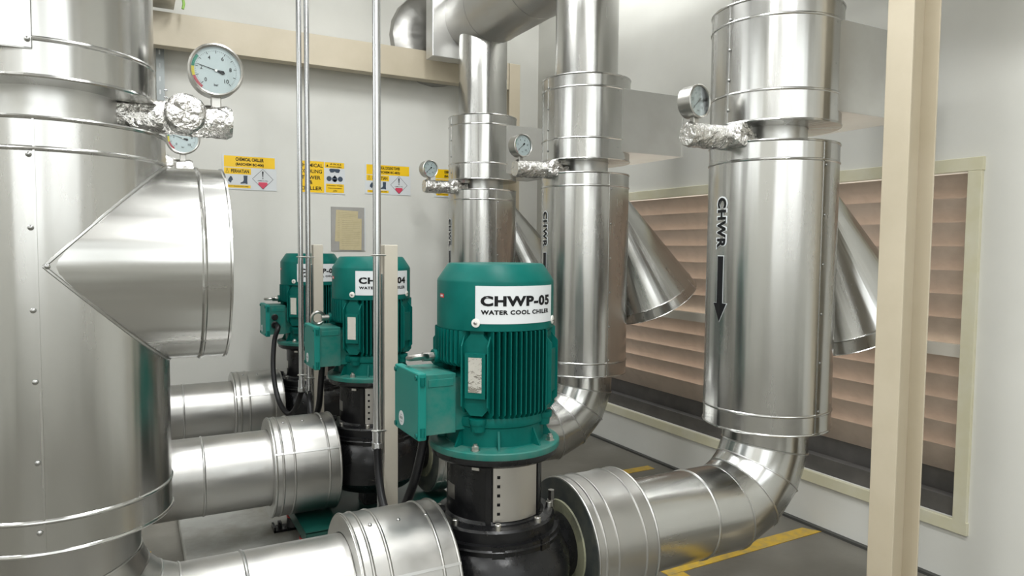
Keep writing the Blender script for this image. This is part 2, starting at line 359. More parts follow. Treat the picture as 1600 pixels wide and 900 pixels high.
# louvre window
wf = MB(); FX = X1-0.006; t = 0.052
for (c, d) in ((((LY0+LY1)/2, LZ1+t/2), (LY1-LY0+2*t, t)), (((LY0+LY1)/2, LZ0-t/2+0.004), (LY1-LY0+2*t, t)), ((LY0-t/2+0.004, (LZ0+LZ1)/2), (t, LZ1-LZ0)), ((LY1+t/2, (LZ0+LZ1)/2), (t, LZ1-LZ0))):
    wf.box((FX, c[0], c[1]), (0.02, d[0], d[1]))
win = wf.build('window_1', 'frame', smooth=0, bevel=0.002, kind='structure')
MB().box((X1+0.035, (LY0+LY1)/2, 0.932), (0.03, LY1-LY0, 0.05)).build('middle_rail', 'rail', win, smooth=0)
PT = 0.0955
def slat(z_top, first=[None]):
    if first[0] is None:
        d = Vector((0.075, 0, -0.122)); nrm = Vector((0.122, 0, 0.075)).normalized()*0.003
        p0 = Vector((X1+0.02, 0, 0)); p1 = p0+d
        lip = Vector((0, 0, -0.012))
        sec = [p0+lip, p0, p0+nrm*0+Vector((0.004, 0, 0.001)), p1+nrm, p1, ]
        mb = MB(); ya, yb = LY0+0.004, LY1-0.004
        sec = [(p0.x, 0.0), (p1.x, -0.114), (p1.x+0.003, -0.112), (p0.x+0.0008, 0.0)]
        vs = [(x, ya, z) for x, z in sec] + [(x, yb, z) for x, z in sec]; n = 4
        mb.add(vs, [(0, 1, 2, 3), (7, 6, 5, 4)] + [(i, n+i, n+(i+1) % n, (i+1) % n) for i in range(n)])
        o = mb.build('slat', 'slat', win, smooth=0); first[0] = o
    else:
        o = first[0].copy(); COL.objects.link(o)
    o.location.z = z_top
    if z_top < 0.95: o.scale.z = 1.07
for k in range(7): slat(LZ1-0.004-k*PT)
for k in range(5): slat(0.925-k*PT)
MB().box((X1+0.05, (LY0+LY1)/2, 0.30), (0.05, LY1-LY0, 0.075)).build('bottom_panel', 'sill', win, smooth=0)
MB().box((X1+0.115, (LY0+LY1)/2, 0.339), (0.02, LY1-LY0, 0.164)).build('bottom_backing', 'sill', win, smooth=0)

# ---------------------------------------------------------------- jacketed pipes
AX = 0.385   # height of the pump suction/discharge axis
SCREW = MB().lathe([(0.0055, 0), (0.0052, 0.0025), (0.003, 0.0042), (1e-6, 0.0048)], seg=10)
_screw = [None]
def screw(parent, loc, d):
    if _screw[0] is None: o = SCREW.build('screw', 'screw', parent); _screw[0] = o
    else: o = _screw[0].copy(); COL.objects.link(o); o.parent = parent
    o.matrix_local = axis_matrix(loc, d); return o
def bead_prof(r, z, w=0.005, h=0.0035): return [(r, z-w), (r+h*0.8, z-w*0.5), (r+h, z), (r+h*0.8, z+w*0.5), (r, z+w)]
def jacket_prof(r, z0, z1, beads, rin):
    p = [(rin, z0), (r+0.002, z0), (r+0.0035, z0+0.003), (r+0.002, z0+0.007), (r, z0+0.008)]
    for b in sorted(beads): p += bead_prof(r, b)
    p += [(r, z1-0.008), (r+0.002, z1-0.007), (r+0.0035, z1-0.003), (r+0.002, z1), (rin, z1)]
    return p
def dirv(a): return Vector((math.sin(a), -math.cos(a), 0))     # angle 0 = -Y, + towards +X
def lap(parent, r, a, z0, z1, n, T=None):
    """raised vertical lap seam with its screws"""
    MB().strip_plate(r-0.001, r+0.0022, a, a+0.018, z0, z1, 2).build('lap_seam', 'alu', parent, smooth=20)
    for k in range(n):
        z = z0 + (z1-z0)*(k+0.5)/n; aa = a + 0.045
        screw(parent, dirv(aa)*(r+0.001) + Vector((0, 0, z)), dirv(aa))
def elbow(parent, side, R, RB=0.26, ztop=0.70, xend=0.40, mtl='alu'):
    """side=+1: horizontal run goes towards +X; mitred gores from vertical to horizontal, then run"""
    n = 5; zc = AX+RB; pts = [(0, 0, ztop), (0, 0, zc)]
    for k in range(1, n):
        a = (k-0.5)*(PI/2)/(n-1)
        rr = RB/math.cos(PI/4/(n-1))
        pts.append((side*(RB - rr*math.cos(a)), 0, zc - rr*math.sin(a)))
    pts += [(side*RB, 0, AX), (side*xend, 0, AX)]
    pts = [p for i, p in enumerate(pts) if i != 1 and i != len(pts)-2]
    mb = MB(); rings = mb.mitre(pts, R); e = mb.build('elbow', mtl, parent, smooth=12)
    bm_ = MB()
    for rg in rings[1:-1]: bm_.tube(rg, 0.0032, 6, closed=True)
    bm_.build('elbow_seam', 'seam', e)
    return e
def cover(parent, x0, x1, R, Rp, d):
    """flange cover drum along X, open end towards pump (d = direction of the pump)"""
    T = axis_matrix((0, 0, AX), (1, 0, 0), (0, 0, 1))
    c = MB().lathe(jacket_prof(R, x0, x1, [x0+0.03, x0+0.075, x1-0.05], R-0.002), T, 64).build('flange_cover', 'alu_dull', parent)
    for (x, rin, mt) in ((x0, Rp if d > 0 else 0.105, 'alu_flat' if d > 0 else 'dark'), (x1, 0.105 if d > 0 else Rp, 'dark' if d > 0 else 'alu_flat')):
        MB().lathe([(rin, x-0.002), (R-0.001, x-0.002), (R-0.001, x+0.002), (rin, x+0.002), (rin, x-0.002)], T, 64).build('cover_end', mt, c, smooth=20)
    a = math.radians(28 if d > 0 else -38)
    # lap seam along the drum with screws
    mb = MB(); vs = []
    for q in (a, a+0.035): 
        for x in (x0, x1): 
            for rr in (R-0.001, R+0.003): vs.append((x, -math.cos(q)*rr, AX+math.sin(q)*rr))
    mb.add(vs, [(0, 2, 3, 1), (4, 5, 7, 6), (0, 4, 6, 2), (1, 3, 7, 5), (0, 1, 5, 4), (2, 6, 7, 3)]); mb.build('lap_seam', 'seam', c, smooth=0)
    for k in range(3):
        x = x0 + (x1-x0)*(0.2+0.3*k); q = a+0.06 if d < 0 else math.radians(74)
        dv = Vector((0, -math.cos(q), math.sin(q))); screw(c, Vector((x, 0, AX))+dv*R, dv)
    return c
def riser(parent, R, z0, z1, mtl='alu'):
    return MB().lathe([(R, z0), (R, (z0+z1)/2), (R, z1)], seg=56).build('riser', mtl, parent)

def valve_jacket(parent, side, R, z0, z1, zb0, zb1, beads, xs, half, ext):
    """drum over a valve, with the square duct box over its bonnet"""
    s = MB().lathe(jacket_prof(R, z0, z1, beads, 0.12), seg=72).build('valve_jacket', 'alu', parent)
    mb = MB(); xa, xb = side*xs, side*ext; xm = (xa+xb)/2; zm = (zb0+zb1)/2; t_ = 0.003
    mb.box((xm, -half, zm), (abs(xb-xa), t_, zb1-zb0)); mb.box((xm, half, zm), (abs(xb-xa), t_, zb1-zb0))
    mb.box((xm, 0, zb0), (abs(xb-xa), 2*half, t_)); mb.box((xm, 0, zb1), (abs(xb-xa), 2*half, t_)); mb.box((xb, 0, zm), (t_, 2*half+t_, zb1-zb0+t_))
    mb.box((xb-side*0.004, -half-0.002, zm), (0.010, 0.003, zb1-zb0)); mb.box((xa+side*0.005, -half-0.002, zm), (0.012, 0.004, zb1-zb0))
    b = mb.build('valve_box', 'alu_flat', s, smooth=0)
    for z in (zb0+0.015, zm, zb1-0.015): screw(s, (xa+side*0.005, -half-0.004, z), (0, -1, 0))
    return s
# discharge pipe (right side) ------------------------------------------------
def make_discharge():
    r = empty('chilled_water_return_pipe', (2.1, 1.86, 0.0))
    R = 0.228
    body = MB().lathe(jacket_prof(R, 0.68, 1.708, [0.75, 1.64], 0.12), seg=72).build('strainer_jacket', 'alu', r)
    lap(body, R, math.radians(-2), 0.68, 1.708, 6)
    MB().lathe([(0.118, 1.70), (0.118, 1.78)], seg=40).build('pipe_neck', 'alu_flat', r)
    s = valve_jacket(r, 1, R, 1.77, 2.19, 1.815, 2.125, [1.875, 2.125], 0.035, R-0.012, 0.47)
    for a in (math.radians(-92),):
        MB().strip_plate(R-0.001, R+0.002, a, a+0.02, 1.77, 2.19, 2).build('lap_seam', 'seam', s, smooth=20)
        for k in range(4): screw(s, dirv(a+0.03)*(R+0.001)+Vector((0, 0, 1.82+k*0.105)), dirv(a+0.03))
    riser(r, 0.162, 2.19, 2.74)
    # slanted strainer branch
    C0 = Vector((0.16, 0, 1.582)); C1 = Vector((0.47, 0, 1.045)); ax = (C1-C0); Lc = ax.length
    T = axis_matrix(C0, ax, (0, 1, 0)); r0, r1 = 0.084, 0.25
    def rz(z): return r0 + (r1-r0)*z/Lc
    pr_ = [(0.001, 0), (rz(0), 0), (rz(Lc*0.5), Lc*0.5)] + [(rz(Lc-0.055), Lc-0.055), (rz(Lc-0.05)+0.003, Lc-0.05), (rz(Lc-0.045), Lc-0.045), (rz(Lc), Lc), (rz(Lc)+0.003, Lc+0.002), (rz(Lc)-0.003, Lc+0.004), (0.001, Lc+0.004)]
    cn = MB().lathe(pr_, T, 64).build('strainer_branch', 'alu', r)
    # seam where the branch meets the drum
    pts = []; A = ax.normalized(); ex = Vector((A.z, 0, -A.x)) ; ey = Vector((0, 1, 0))
    for k in range(72):
        ph = 2*PI*k/72; lo_, hi_ = 0.0, Lc
        def P(zz): return C0 + A*zz + (ex*math.cos(ph)+ey*math.sin(ph))*rz(zz)
        if math.hypot(P(hi_).x, P(hi_).y) < R: continue
        for _ in range(30):
            mi = (lo_+hi_)/2; p = P(mi)
            if math.hypot(p.x, p.y) < R: lo_ = mi
            else: hi_ = mi
        pts.append((ph, P(hi_)))
    # start the run after the gap
    if len(pts) < 72:
        gap = max(range(len(pts)), key=lambda i: (pts[(i+1) % len(pts)][0]-pts[i][0]) % (2*PI)); pts = pts[gap+1:]+pts[:gap+1]
    MB().tube([p for _, p in pts], 0.003, 6, closed=False).build('branch_seam', 'seam', cn)
    elbow(r, -1, 0.155, ztop=0.70, xend=0.72)
    # ring bead on the horizontal run
    mb = MB(); T = axis_matrix((0, 0, AX), (-1, 0, 0), (0, 0, 1)); mb.lathe(bead_prof(0.155, 0.37), T, 48); mb.build('ring_seam', 'seam', r)
    cover(r, -0.905, -0.675, 0.207, 0.157, -1)
    # printed marking CHWR and arrow on the pump side
    RR = R+0.0012; a0 = math.radians(-95)
    def fn(u, v, dr=0.0):   # u across (towards +angle), v height
        a = a0 + u/RR; return ((RR+dr)*math.sin(a), -(RR+dr)*math.cos(a), v)
    mk = MB()
    # white outline, text reads downwards: text x -> -z, text up -> +u
    zt, zb = 1.515, 1.333; hh = 0.046
    rot = lambda dr: (lambda x, z: fn(z, -x, dr))
    n = 8
    for k in range(n):
        z0 = zb-0.006+(zt-zb+0.012)*k/n; z1 = zb-0.006+(zt-zb+0.012)*(k+1)/n
        mk.add([fn(-hh/2-0.006, z0), fn(0, z0, 0.0002), fn(hh/2+0.006, z0), fn(hh/2+0.006, z1), fn(0, z1, 0.0002), fn(-hh/2-0.006, z1)], [(0, 1, 4, 5), (1, 2, 3, 4)], [[(0, 0)]*4]*2)
    mk = MB(); vs, fs = text_mesh('CHWR', 0.09, 1.12)
    put_text(mk, 'CHWR', -(zt+zb)/2, 0, zt-zb+0.010, hh+0.012, rot(0.0002), 0.09, 1.12)
    dec = mk.build('flow_marking', 'white', body, smooth=0, label='white outlined CHWR marking with black arrow')
    tx = MB(); put_text(tx, 'CHWR', -(zt+zb)/2, 0, zt-zb, hh, rot(0.0012), 0.05, 1.16); tx.build('lettering', 'ink', dec, smooth=0)
    def arrow(g, dr, name, mtl):
        mb = MB(); z0, z1, zh = 1.068-g, 1.305+g, 1.135+g*0.6; ww = 0.015+g; wh = 0.034+g*1.6
        q = [fn(-ww, z1, dr), fn(0, z1, dr), fn(ww, z1, dr), fn(ww, zh, dr), fn(0, zh, dr), fn(-ww, zh, dr), fn(-wh, zh, dr), fn(wh, zh, dr), fn(0, z0, dr)]
        mb.add(q, [(0, 5, 4, 1), (1, 4, 3, 2), (6, 8, 4, 5), (4, 8, 7, 3)], [[(0, 0)]*4]*4); mb.build(name, mtl, dec, smooth=0)
    arrow(0.0022, 0.0002, 'arrow_outline', 'white'); arrow(0, 0.0014, 'arrow', 'ink')
    # blue hand wheel of the valve at the end of the box
    hw = MB(); T = axis_matrix((0.525, 0.0, 1.955), (1, 0, 0), (0, 0, 1)); ring = [tuple(T @ Vector((0.115*math.cos(q*PI/16), 0.115*math.sin(q*PI/16), 0))) for q in range(32)]
    hw.tube(ring, 0.013, 10, closed=True)
    for k in range(4):
        a = k*PI/2+0.4; hw.tube([T @ Vector((0.02*math.cos(a), 0.02*math.sin(a), 0)), T @ Vector((0.112*math.cos(a), 0.112*math.sin(a), 0))], 0.007, 8)
    hw.cyl(0.024, -0.02, 0.02, T, 20)
    h = hw.build('hand_wheel', 'blue', s)
    MB().cyl(0.012, -0.07, 0.03, T, 14).build('wheel_spindle', 'steel', h)
    return r
dis = make_discharge()
dis_list = [dis]
for k in (1, 2):
    c = copy_tree(dis); c.location.y = 1.86 + 1.23*k; dis_list.append(c)
for o, l in zip(dis_list, ('aluminium clad chilled water pipe nearest the cream column, with CHWR arrow and slanted strainer branch',
                           'aluminium clad pipe behind pump CHWP-05, middle of the three tall right pipes',
                           'farthest aluminium clad chilled water pipe, before the back wall, rising into the overhead header')):
    tag(o, l, 'pipe', 'clad return pipes along the louvre wall')
# suction pipe (left side) -----------------------------------------------------
def make_suction():
    r = empty('chilled_water_suction_pipe', (-0.15, 1.86, 0.0)); R = 0.226
    body = MB().lathe(jacket_prof(R, 0.712, 1.575, [0.78, 1.512], 0.12), seg=96).build('strainer_jacket', 'alu', r)
    MB().strip_plate(R-0.001, R+0.002, -0.055, -0.04, 0.712, 1.575, 2).build('lap_seam', 'alu', body, smooth=20)
    for z in (0.76, 0.90, 1.06, 1.20, 1.36, 1.50): screw(body, dirv(-0.085)*(R+0.001)+Vector((0, 0, z)), dirv(-0.085))
    # stub drum towards the pump, mitred seam
    T = axis_matrix((0, 0, 1.285), (1, 0, 0), (0, 0, 1)); x1 = 0.345
    st = MB().lathe([(R-0.001, 0.0), (R-0.001, x1-0.062)] + bead_prof(R, x1-0.056) + [(R, x1-0.006), (R+0.003, x1-0.004), (R+0.003, x1), (R-0.004, x1+0.001), (0.001, x1+0.001)], T, 96).build('stub_jacket', 'alu', r)
    sm = MB()
    for sg in (-1, 1):
        for sy in (-1, 1):
            sm.tube([(R*math.sin(t), sy*R*math.cos(t), 1.285+sg*R*math.sin(t)) for t in [k*PI/2/24 for k in range(25)]], 0.0035, 6)
    sm.build('mitre_seam', 'seam', st)
    screw(st, (0.006, -R-0.002, 1.285), (0, -1, 0))
    MB().lathe([(0.13, 1.56), (0.13, 1.67)], seg=48).build('pipe_neck', 'alu_flat', r)
    s = valve_jacket(r, -1, 0.205, 1.65, 2.08, 1.705, 2.03, [1.725, 2.0], 0.012, 0.208, 0.47)
    riser(r, 0.162, 2.08, 2.74)
    elbow(r, 1, 0.158, ztop=0.73, xend=0.66, mtl='alu_dull')
    mb = MB(); T = axis_matrix((0, 0, AX), (1, 0, 0), (0, 0, 1)); mb.lathe(bead_prof(0.158, 0.385), T, 48); mb.build('ring_seam', 'seam', r)
    cover(r, 0.645, 0.91, 0.207, 0.16, 1)
    return r
suc = make_suction(); suc_list = [suc]
for k in (1, 2):
    c = copy_tree(suc); c.location.y = 1.86 + 1.23*k; suc_list.append(c)
for o, l in zip(suc_list, ('huge aluminium clad suction pipe filling the left edge, with a capped side stub',
                           'aluminium clad pipe run entering pump CHWP-04 from the left, mostly behind the big left pipe',
                           'aluminium clad pipe run entering pump CHWP-03 from the left, the farthest one')):
    tag(o, l, 'pipe', 'clad suction pipes on the left')
# overhead headers
def header(x, name, label, box):
    h = MB(); T = axis_matrix((x, 0, 2.88), (0, 1, 0), (0, 0, 1))
    pr_ = [(0.001, 0.6), (0.223, 0.6)]
    for b in (1.2, 2.4, 3.6, 4.15): pr_ += bead_prof(0.223, b, 0.004, 0.002)
    pr_ += [(0.223, 4.5), (0.001, 4.5)]
    r = empty(name, (x, 0.6, 2.88)); T = Matrix.Translation((-x, -0.6, -2.88)) @ T
    MB().lathe(pr_, T, 64).build('header_jacket', 'alu_dull', r)
    if box:
        MB().box((-0.07, 3.91, 0.02), (0.48, 0.12, 0.60)).build('flange_box', 'alu_flat', r, smooth=0, bevel=0.004)
        T2 = axis_matrix((-0.13, 4.192, -0.05), (0, 1, 0), (0, 0, 1))
        d = MB().lathe([(0.001, 0.0), (0.20, 0.0), (0.29, 0.012), (0.325, 0.04), (0.33, 0.07), (0.33, 0.106)], T2, 20).build('end_elbow', 'alu_dull', r, smooth=40)
    return tag(r, label, 'pipe')
header(2.1, 'overhead_header_pipe', 'large aluminium clad overhead pipe crossing above the right hand risers', True)
header(-0.15, 'overhead_header_pipe', 'aluminium clad overhead pipe above the big left pipe, out of frame', False)

# ---------------------------------------------------------------- pressure gauges
def make_gauge(side, z_foil, need, r_dir):
    """origin on the pipe axis; side = direction along X of the foil-wrapped fitting"""
    r = empty('pressure_gauge', (0, 0, 0))
    xg, xb, xe, x0 = side*r_dir[0], side*r_dir[1], side*r_dir[2], side*0.118
    rf = r_dir[3]; random.seed(3)
    # foil main cylinder with crumpled surface
    mb = MB(); n = 22; vs = []; seg = 26
    for i in range(n+1):
        for k in range(seg):
            t = i/n; a = 2*PI*k/seg; rr = rf*(0.93 + 0.14*random.random()); 
            if i == n: rr *= 0.93
            if t < 0.4: rr *= 0.8 + 0.5*t
            vs.append((x0 + (xe-x0)*t, rr*math.cos(a), z_foil + rr*math.sin(a)))
    fs = [(i*seg+k, i*seg+(k+1) % seg, (i+1)*seg+(k+1) % seg, (i+1)*seg+k) for i in range(n) for k in range(seg)]
    vs.append((xe, 0, z_foil)); fs += [(n*seg+k, n*seg+(k+1) % seg, len(vs)-1) for k in range(seg)]
    mb.add(vs, fs); mb.build('foil_wrap', 'foil', r, smooth=25)
    # wrapped valve end facing the aisle
    mb = MB(); vs = []; rk = r_dir[4]; ln = 0.075
    for i in range(10):
        for k in range(seg):
            t = i/9; a = 2*PI*k/seg; rr = rk*(0.95+0.1*random.random())*(1 if t < 0.95 else 0.9)
            vs.append((xb + rr*math.cos(a), -ln*t, z_foil+0.006 + rr*math.sin(a)))
    fs = [(i*seg+k, i*seg+(k+1) % seg, (i+1)*seg+(k+1) % seg, (i+1)*seg+k) for i in range(9) for k in range(seg)]
    for q in (0.66, 0.33):
        b = len(vs)
        for k in range(seg):
            a = 2*PI*k/seg; vs.append((xb + rk*q*math.cos(a), -ln-0.006*random.random(), z_foil+0.006 + rk*q*math.sin(a)))
        fs += [(b-seg+k, b-seg+(k+1) % seg, b+(k+1) % seg, b+k) for k in range(seg)]
    vs.append((xb, -ln-0.003, z_foil+0.006)); b = len(vs)-1; fs += [(b-seg+k, b-seg+(k+1) % seg, b) for k in range(seg)]
    mb.add(vs, fs); mb.build('foil_wrapped_valve', 'foil', r, smooth=25)
    zg = z_foil + r_dir[5]; GR = r_dir[6]
    MB().box((xg, 0, (z_foil+rf*0.8+zg-GR)/2+0.002), (0.022, 0.022, zg-GR-z_foil-rf*0.8+0.012)).build('stem', 'steel', r, smooth=0, bevel=0.002)
    T = axis_matrix((xg, 0.022, zg), (0, -1, 0), (0, 0, 1))
    cs = MB().lathe([(0.001, -0.012), (GR-0.008, -0.012), (GR-0.003, -0.008), (GR-0.003, 0.038), (GR, 0.040), (GR, 0.046), (GR-0.004, 0.048), (GR-0.007, 0.046), (GR-0.007, 0.037), (0.001, 0.037)], T, 48).build('gauge_case', 'steel', r)
    yf = 0.022-0.0375
    MB().lathe([(0.001, 0.0372), (GR-0.0075, 0.0372), (GR-0.0075, 0.0376), (0.001, 0.0376)], T, 48).build('dial', 'dial', cs)
    fn = lambda x, z: (xg+x, yf-0.0012, zg+z)
    fa = lambda v: math.radians(225-27*v)
    RD = GR-0.008
    for (v0, v1, mt) in ((-0.3, 1.0, 'dred'), (1.0, 1.9, 'dyel'), (1.9, 3.1, 'dgre')):
        mb = MB(); n = 8
        for k in range(n):
            a, b = fa(v0+(v1-v0)*k/n), fa(v0+(v1-v0)*(k+1)/n)
            poly(mb, [(RD*math.cos(a), RD*math.sin(a)), (RD*math.cos(b), RD*math.sin(b)), (RD*.88*math.cos(b), RD*.88*math.sin(b)), (RD*.88*math.cos(a), RD*.88*math.sin(a))], fn)
        mb.build('dial_band', mt, cs, smooth=0)
    mb = MB()
    for q in range(51):
        v = q/5; a = fa(v); big = q % 5 == 0; ra, rb = RD*0.86, RD*(0.74 if big else 0.81); wd = 0.0006 if big else 0.0003
        c, s_ = math.cos(a), math.sin(a); poly(mb, [(ra*c-wd*s_, ra*s_+wd*c), (rb*c-wd*s_, rb*s_+wd*c), (rb*c+wd*s_, rb*s_-wd*c), (ra*c+wd*s_, ra*s_-wd*c)], fn)
    for v in (0, 2, 4, 6, 8, 10):
        a = fa(v); put_text(mb, str(v), RD*0.60*math.cos(a), RD*0.60*math.sin(a), 0.0052*(1.9 if v == 10 else 1), 0.0095, fn, 0.01)
    put_text(mb, 'bar', 0, -RD*0.62, 0.010, 0.006, fn, 0.01)
    mb.build('dial_print', 'ink', cs, smooth=0)
    a = fa(need); c, s_ = math.cos(a), math.sin(a); fn2 = lambda x, z: (xg+x, yf-0.003, zg+z); mb = MB()
    P = lambda l, w_: (l*c-w_*s_, l*s_+w_*c)
    poly(mb, [P(RD*0.80, 0.0004), P(0, 0.0012), P(0, -0.0012), P(RD*0.80, -0.0004)], fn2)
    poly(mb, [P(0, 0.0015), P(-RD*0.3, 0.005), P(-RD*0.38, 0), P(-RD*0.3, -0.005), P(0, -0.0015)], fn2)
    mb.build('needle', 'ink', cs, smooth=0)
    MB().cyl(0.003, 0.0375, 0.0425, T, 12).build('needle_hub', 'zinc', cs)
    MB().lathe([(0.001, 0.0440), (GR-0.0072, 0.0440), (GR-0.0072, 0.0450), (0.001, 0.0450)], T, 40).build('glass', 'glass', cs, smooth=0)
    if side < 0: cs.matrix_local = Tm(xg, 0, 0) @ Matrix.Rotation(math.radians(9), 4, 'Z') @ Tm(-xg, 0, 0)
    return r
DG = (0.337, 0.265, 0.372, 0.038, 0.044, 0.120, 0.0625); AG = (0.388, 0.222, 0.420, 0.042, 0.044, 0.112, 0.0575)
gl = make_gauge(1, 1.626, 2.25, DG)
gr = make_gauge(-1, 1.722, 0.1, AG)
for i, (o, lab) in enumerate(((gl, 'large steel pressure gauge on foil wrapped fitting beside the big left pipe'),
                              (copy_tree(gl), 'pressure gauge half hidden below the large left gauge, in front of the back wall'),
                              (copy_tree(gl), 'pressure gauge of the farthest suction pipe, hidden behind the big left pipe'))):
    o.location = (-0.15, 1.86+1.23*i, 0); tag(o, lab, 'gauge', 'gauges on the suction pipes')
for i, (o, lab) in enumerate(((gr, 'pressure gauge on foil wrapped fitting at the pipe nearest the cream column'),
                              (copy_tree(gr), 'pressure gauge on foil wrapped fitting between the middle and farthest right pipes'),
                              (copy_tree(gr), 'small pressure gauge against the back wall beside the farthest riser'))):
    o.location = (2.1, 1.86+1.23*i, 0); tag(o, lab, 'gauge', 'gauges on the return pipes')

# ---------------------------------------------------------------- pumps
PZ0 = PZ
def hexbolt(parent, loc, d=(0, 0, 1), s=1.0, cache={}):
    if 'm' not in cache:
        mb = MB(); mb.cyl(0.0135, 0, 0.003, seg=18); mb.lathe([(0.0105, 0.003), (0.0105, 0.013), (0.009, 0.0145), (0.001, 0.0145)], seg=6); mb.cyl(0.006, 0.0145, 0.020, seg=12)
        o = mb.build('bolt', 'zinc', parent, smooth=25); cache['m'] = o
    else: o = cache['m'].copy(); COL.objects.link(o); o.parent = parent
    o.matrix_local = axis_matrix(loc, d) @ Matrix.Scale(s, 4); return o
def capbolt(parent, loc, cache={}):
    if 'm' not in cache:
        o = MB().lathe([(0.0095, 0), (0.0095, 0.017), (0.008, 0.0185), (0.005, 0.0185), (0.005, 0.012), (0.001, 0.012)], seg=16).build('cap_screw', 'zinc', parent, smooth=35); cache['m'] = o
    else: o = cache['m'].copy(); COL.objects.link(o); o.parent = parent
    o.location = loc; return o
def make_pump(num):
    r = empty('circulation_pump', (0.95, 1.86, PZ0)); Z = lambda z: z-PZ0
    # fan cover
    fc = MB().lathe([(0.168, Z(1.099)), (0.172, Z(1.099)), (0.1725, Z(1.11)), (0.1725, Z(1.232)), (0.1705, Z(1.238)), (0.143, Z(1.279)), (0.138, Z(1.283)), (0.11, Z(1.2835)), (0.001, Z(1.284))], seg=80).build('fan_cover', 'teal', r, smooth=35)
    for a in (-45, 45, 135, 225):
        d = dirv(math.radians(a)); T = axis_matrix(d*0.1725+Vector((0, 0, Z(1.122))), d)
        wsh = MB().lathe([(0.0125, 0), (0.012, 0.003), (0.006, 0.0035), (0.001, 0.0035)], T, 20).build('washer', 'whitecap', fc)
        MB().lathe([(0.005, 0.003), (0.005, 0.006), (0.001, 0.0075)], T, 10).build('screw_head', 'steel', wsh)
    # small red and white sticker
    MB().strip_plate(0.1725, 0.1735, math.radians(-93), math.radians(-85), Z(1.186), Z(1.197), 4).build('red_sticker', 'red', fc, smooth=20)
    MB().strip_plate(0.1735, 0.1738, math.radians(-91.5), math.radians(-86.5), Z(1.189), Z(1.194), 3).build('sticker_print', 'white', fc, smooth=20)
    # wrapped name sheet: from -45 deg to +57 deg
    RS = 0.1738; ac = math.radians({'05': -2.7, '04': 3.0, '03': 5.0}[num]); hw_ = 0.130; zc = Z(1.171)
    sg = MB().strip_plate(0.1726, RS, ac-hw_/RS, ac+hw_/RS, zc-0.051, zc+0.053, 24).build('name_sheet', 'white', fc, smooth=20, label='white sheet lettered CHWP-%s WATER COOL CHILER' % num)
    fn = lambda x, z: ((RS+0.0006)*math.sin(ac+x/RS), -(RS+0.0006)*math.cos(ac+x/RS), z)
    mb = MB(); put_text(mb, 'CHWP-'+num, -0.002, zc+0.012, 0.226, 0.029, fn, 0.05, 1.1); put_text(mb, 'WATER COOL CHILER', -0.003, zc-0.019, 0.222, 0.0125, fn, 0.05, 1.14)
    mb.build('lettering', 'ink', sg, smooth=0)
    # motor housing
    mh = MB().lathe([(0.14, Z(1.10)), (0.104, Z(1.09)), (0.104, Z(0.86)), (0.152, Z(0.852)), (0.155, Z(0.84)), (0.152, Z(0.826)), (0.146, Z(0.822)), (0.146, Z(0.77)), (0.15, Z(0.765))], seg=64).build('motor_housing', 'teal', r)
    RF = 0.178; fins = {}
    def fin(x, quad, z0, z1):
        yo = math.sqrt(RF*RF-x*x); key = (round(abs(x), 4), z0, z1)
        if key not in fins:
            h = 0.0015; yi = 0.07; pr_ = [(yi, z0-0.015), (yo-0.012, z0-0.004), (yo, z0+0.008), (yo, z1), (yi, z1)]
            vs = [(-h, -y, z) for y, z in pr_] + [(h, -y, z) for y, z in pr_]; n = 5
            o = MB().add(vs, [tuple(range(n))[::-1], tuple(range(n, 2*n))] + [(i, (i+1) % n, n+(i+1) % n, n+i) for i in range(n)]).build('cooling_fin', 'teal', r, smooth=0); fins[key] = o
        else: o = fins[key].copy(); COL.objects.link(o); o.parent = r
        o.matrix_local = Matrix.Rotation(quad, 4, 'Z') @ Matrix.Translation((x, 0, 0))
    xs = [-0.0845+0.0154*k for k in range(12)]
    for x in xs:
        fin(x, 0, Z(0.86), Z(1.098)); fin(x, PI/2, Z(0.86), Z(1.098)); fin(x, PI, Z(0.86), Z(1.098)); fin(x, -PI/2, Z(1.0), Z(1.098))
    # corner pads at the four diagonals
    for q, a in enumerate((-45, 45, 135, 225)):
        T = Matrix.Rotation(math.radians(a), 4, 'Z')
        mb = MB(); w_ = 0.040; pr_ = [(-w_, Z(0.888)), (-w_*0.45, Z(0.862)), (w_*0.45, Z(0.862)), (w_, Z(0.888)), (w_, Z(1.062)), (w_*0.45, Z(1.09)), (-w_*0.45, Z(1.09)), (-w_, Z(1.062))]
        mb.prism(pr_, -0.165, -0.11, T); 
        for sx in (-1, 1):
            pl = [(-0.183, Z(0.890)), (-0.16, Z(0.868)), (-0.12, Z(0.868)), (-0.12, Z(1.085)), (-0.16, Z(1.085)), (-0.183, Z(1.058))]
            vs = [(sx*w_, y, z) for y, z in pl] + [(sx*(w_-0.004), y, z) for y, z in pl]; n = 6
            mb.add(vs, [tuple(range(n)), tuple(range(2*n-1, n-1, -1))] + [(i, n+i, n+(i+1) % n, (i+1) % n) for i in range(n)], None, T)
        mb.box((0, -0.171, Z(0.975)), (0.060, 0.014, 0.125), T)
        mb.box((0, -0.152, Z(1.092)), (0.04, 0.02, 0.016), T)
        mb.lathe([(0.024, Z(0.835)), (0.026, Z(0.84)), (0.026, Z(0.852)), (0.001, Z(0.853))], T @ Tm(0, -0.150, 0), 16)
        mb.lathe([(0.020, Z(0.815)), (0.024, Z(0.84))], T @ Tm(0, -0.148, 0), 16)
        pd = mb.build('corner_pad', 'teal', r, smooth=30)
        if a == -45:
            MB().box((0, -0.1785, Z(0.978)), (0.040, 0.002, 0.098), T).build('name_plate', 'plate' , pd, smooth=0, bevel=0.003)
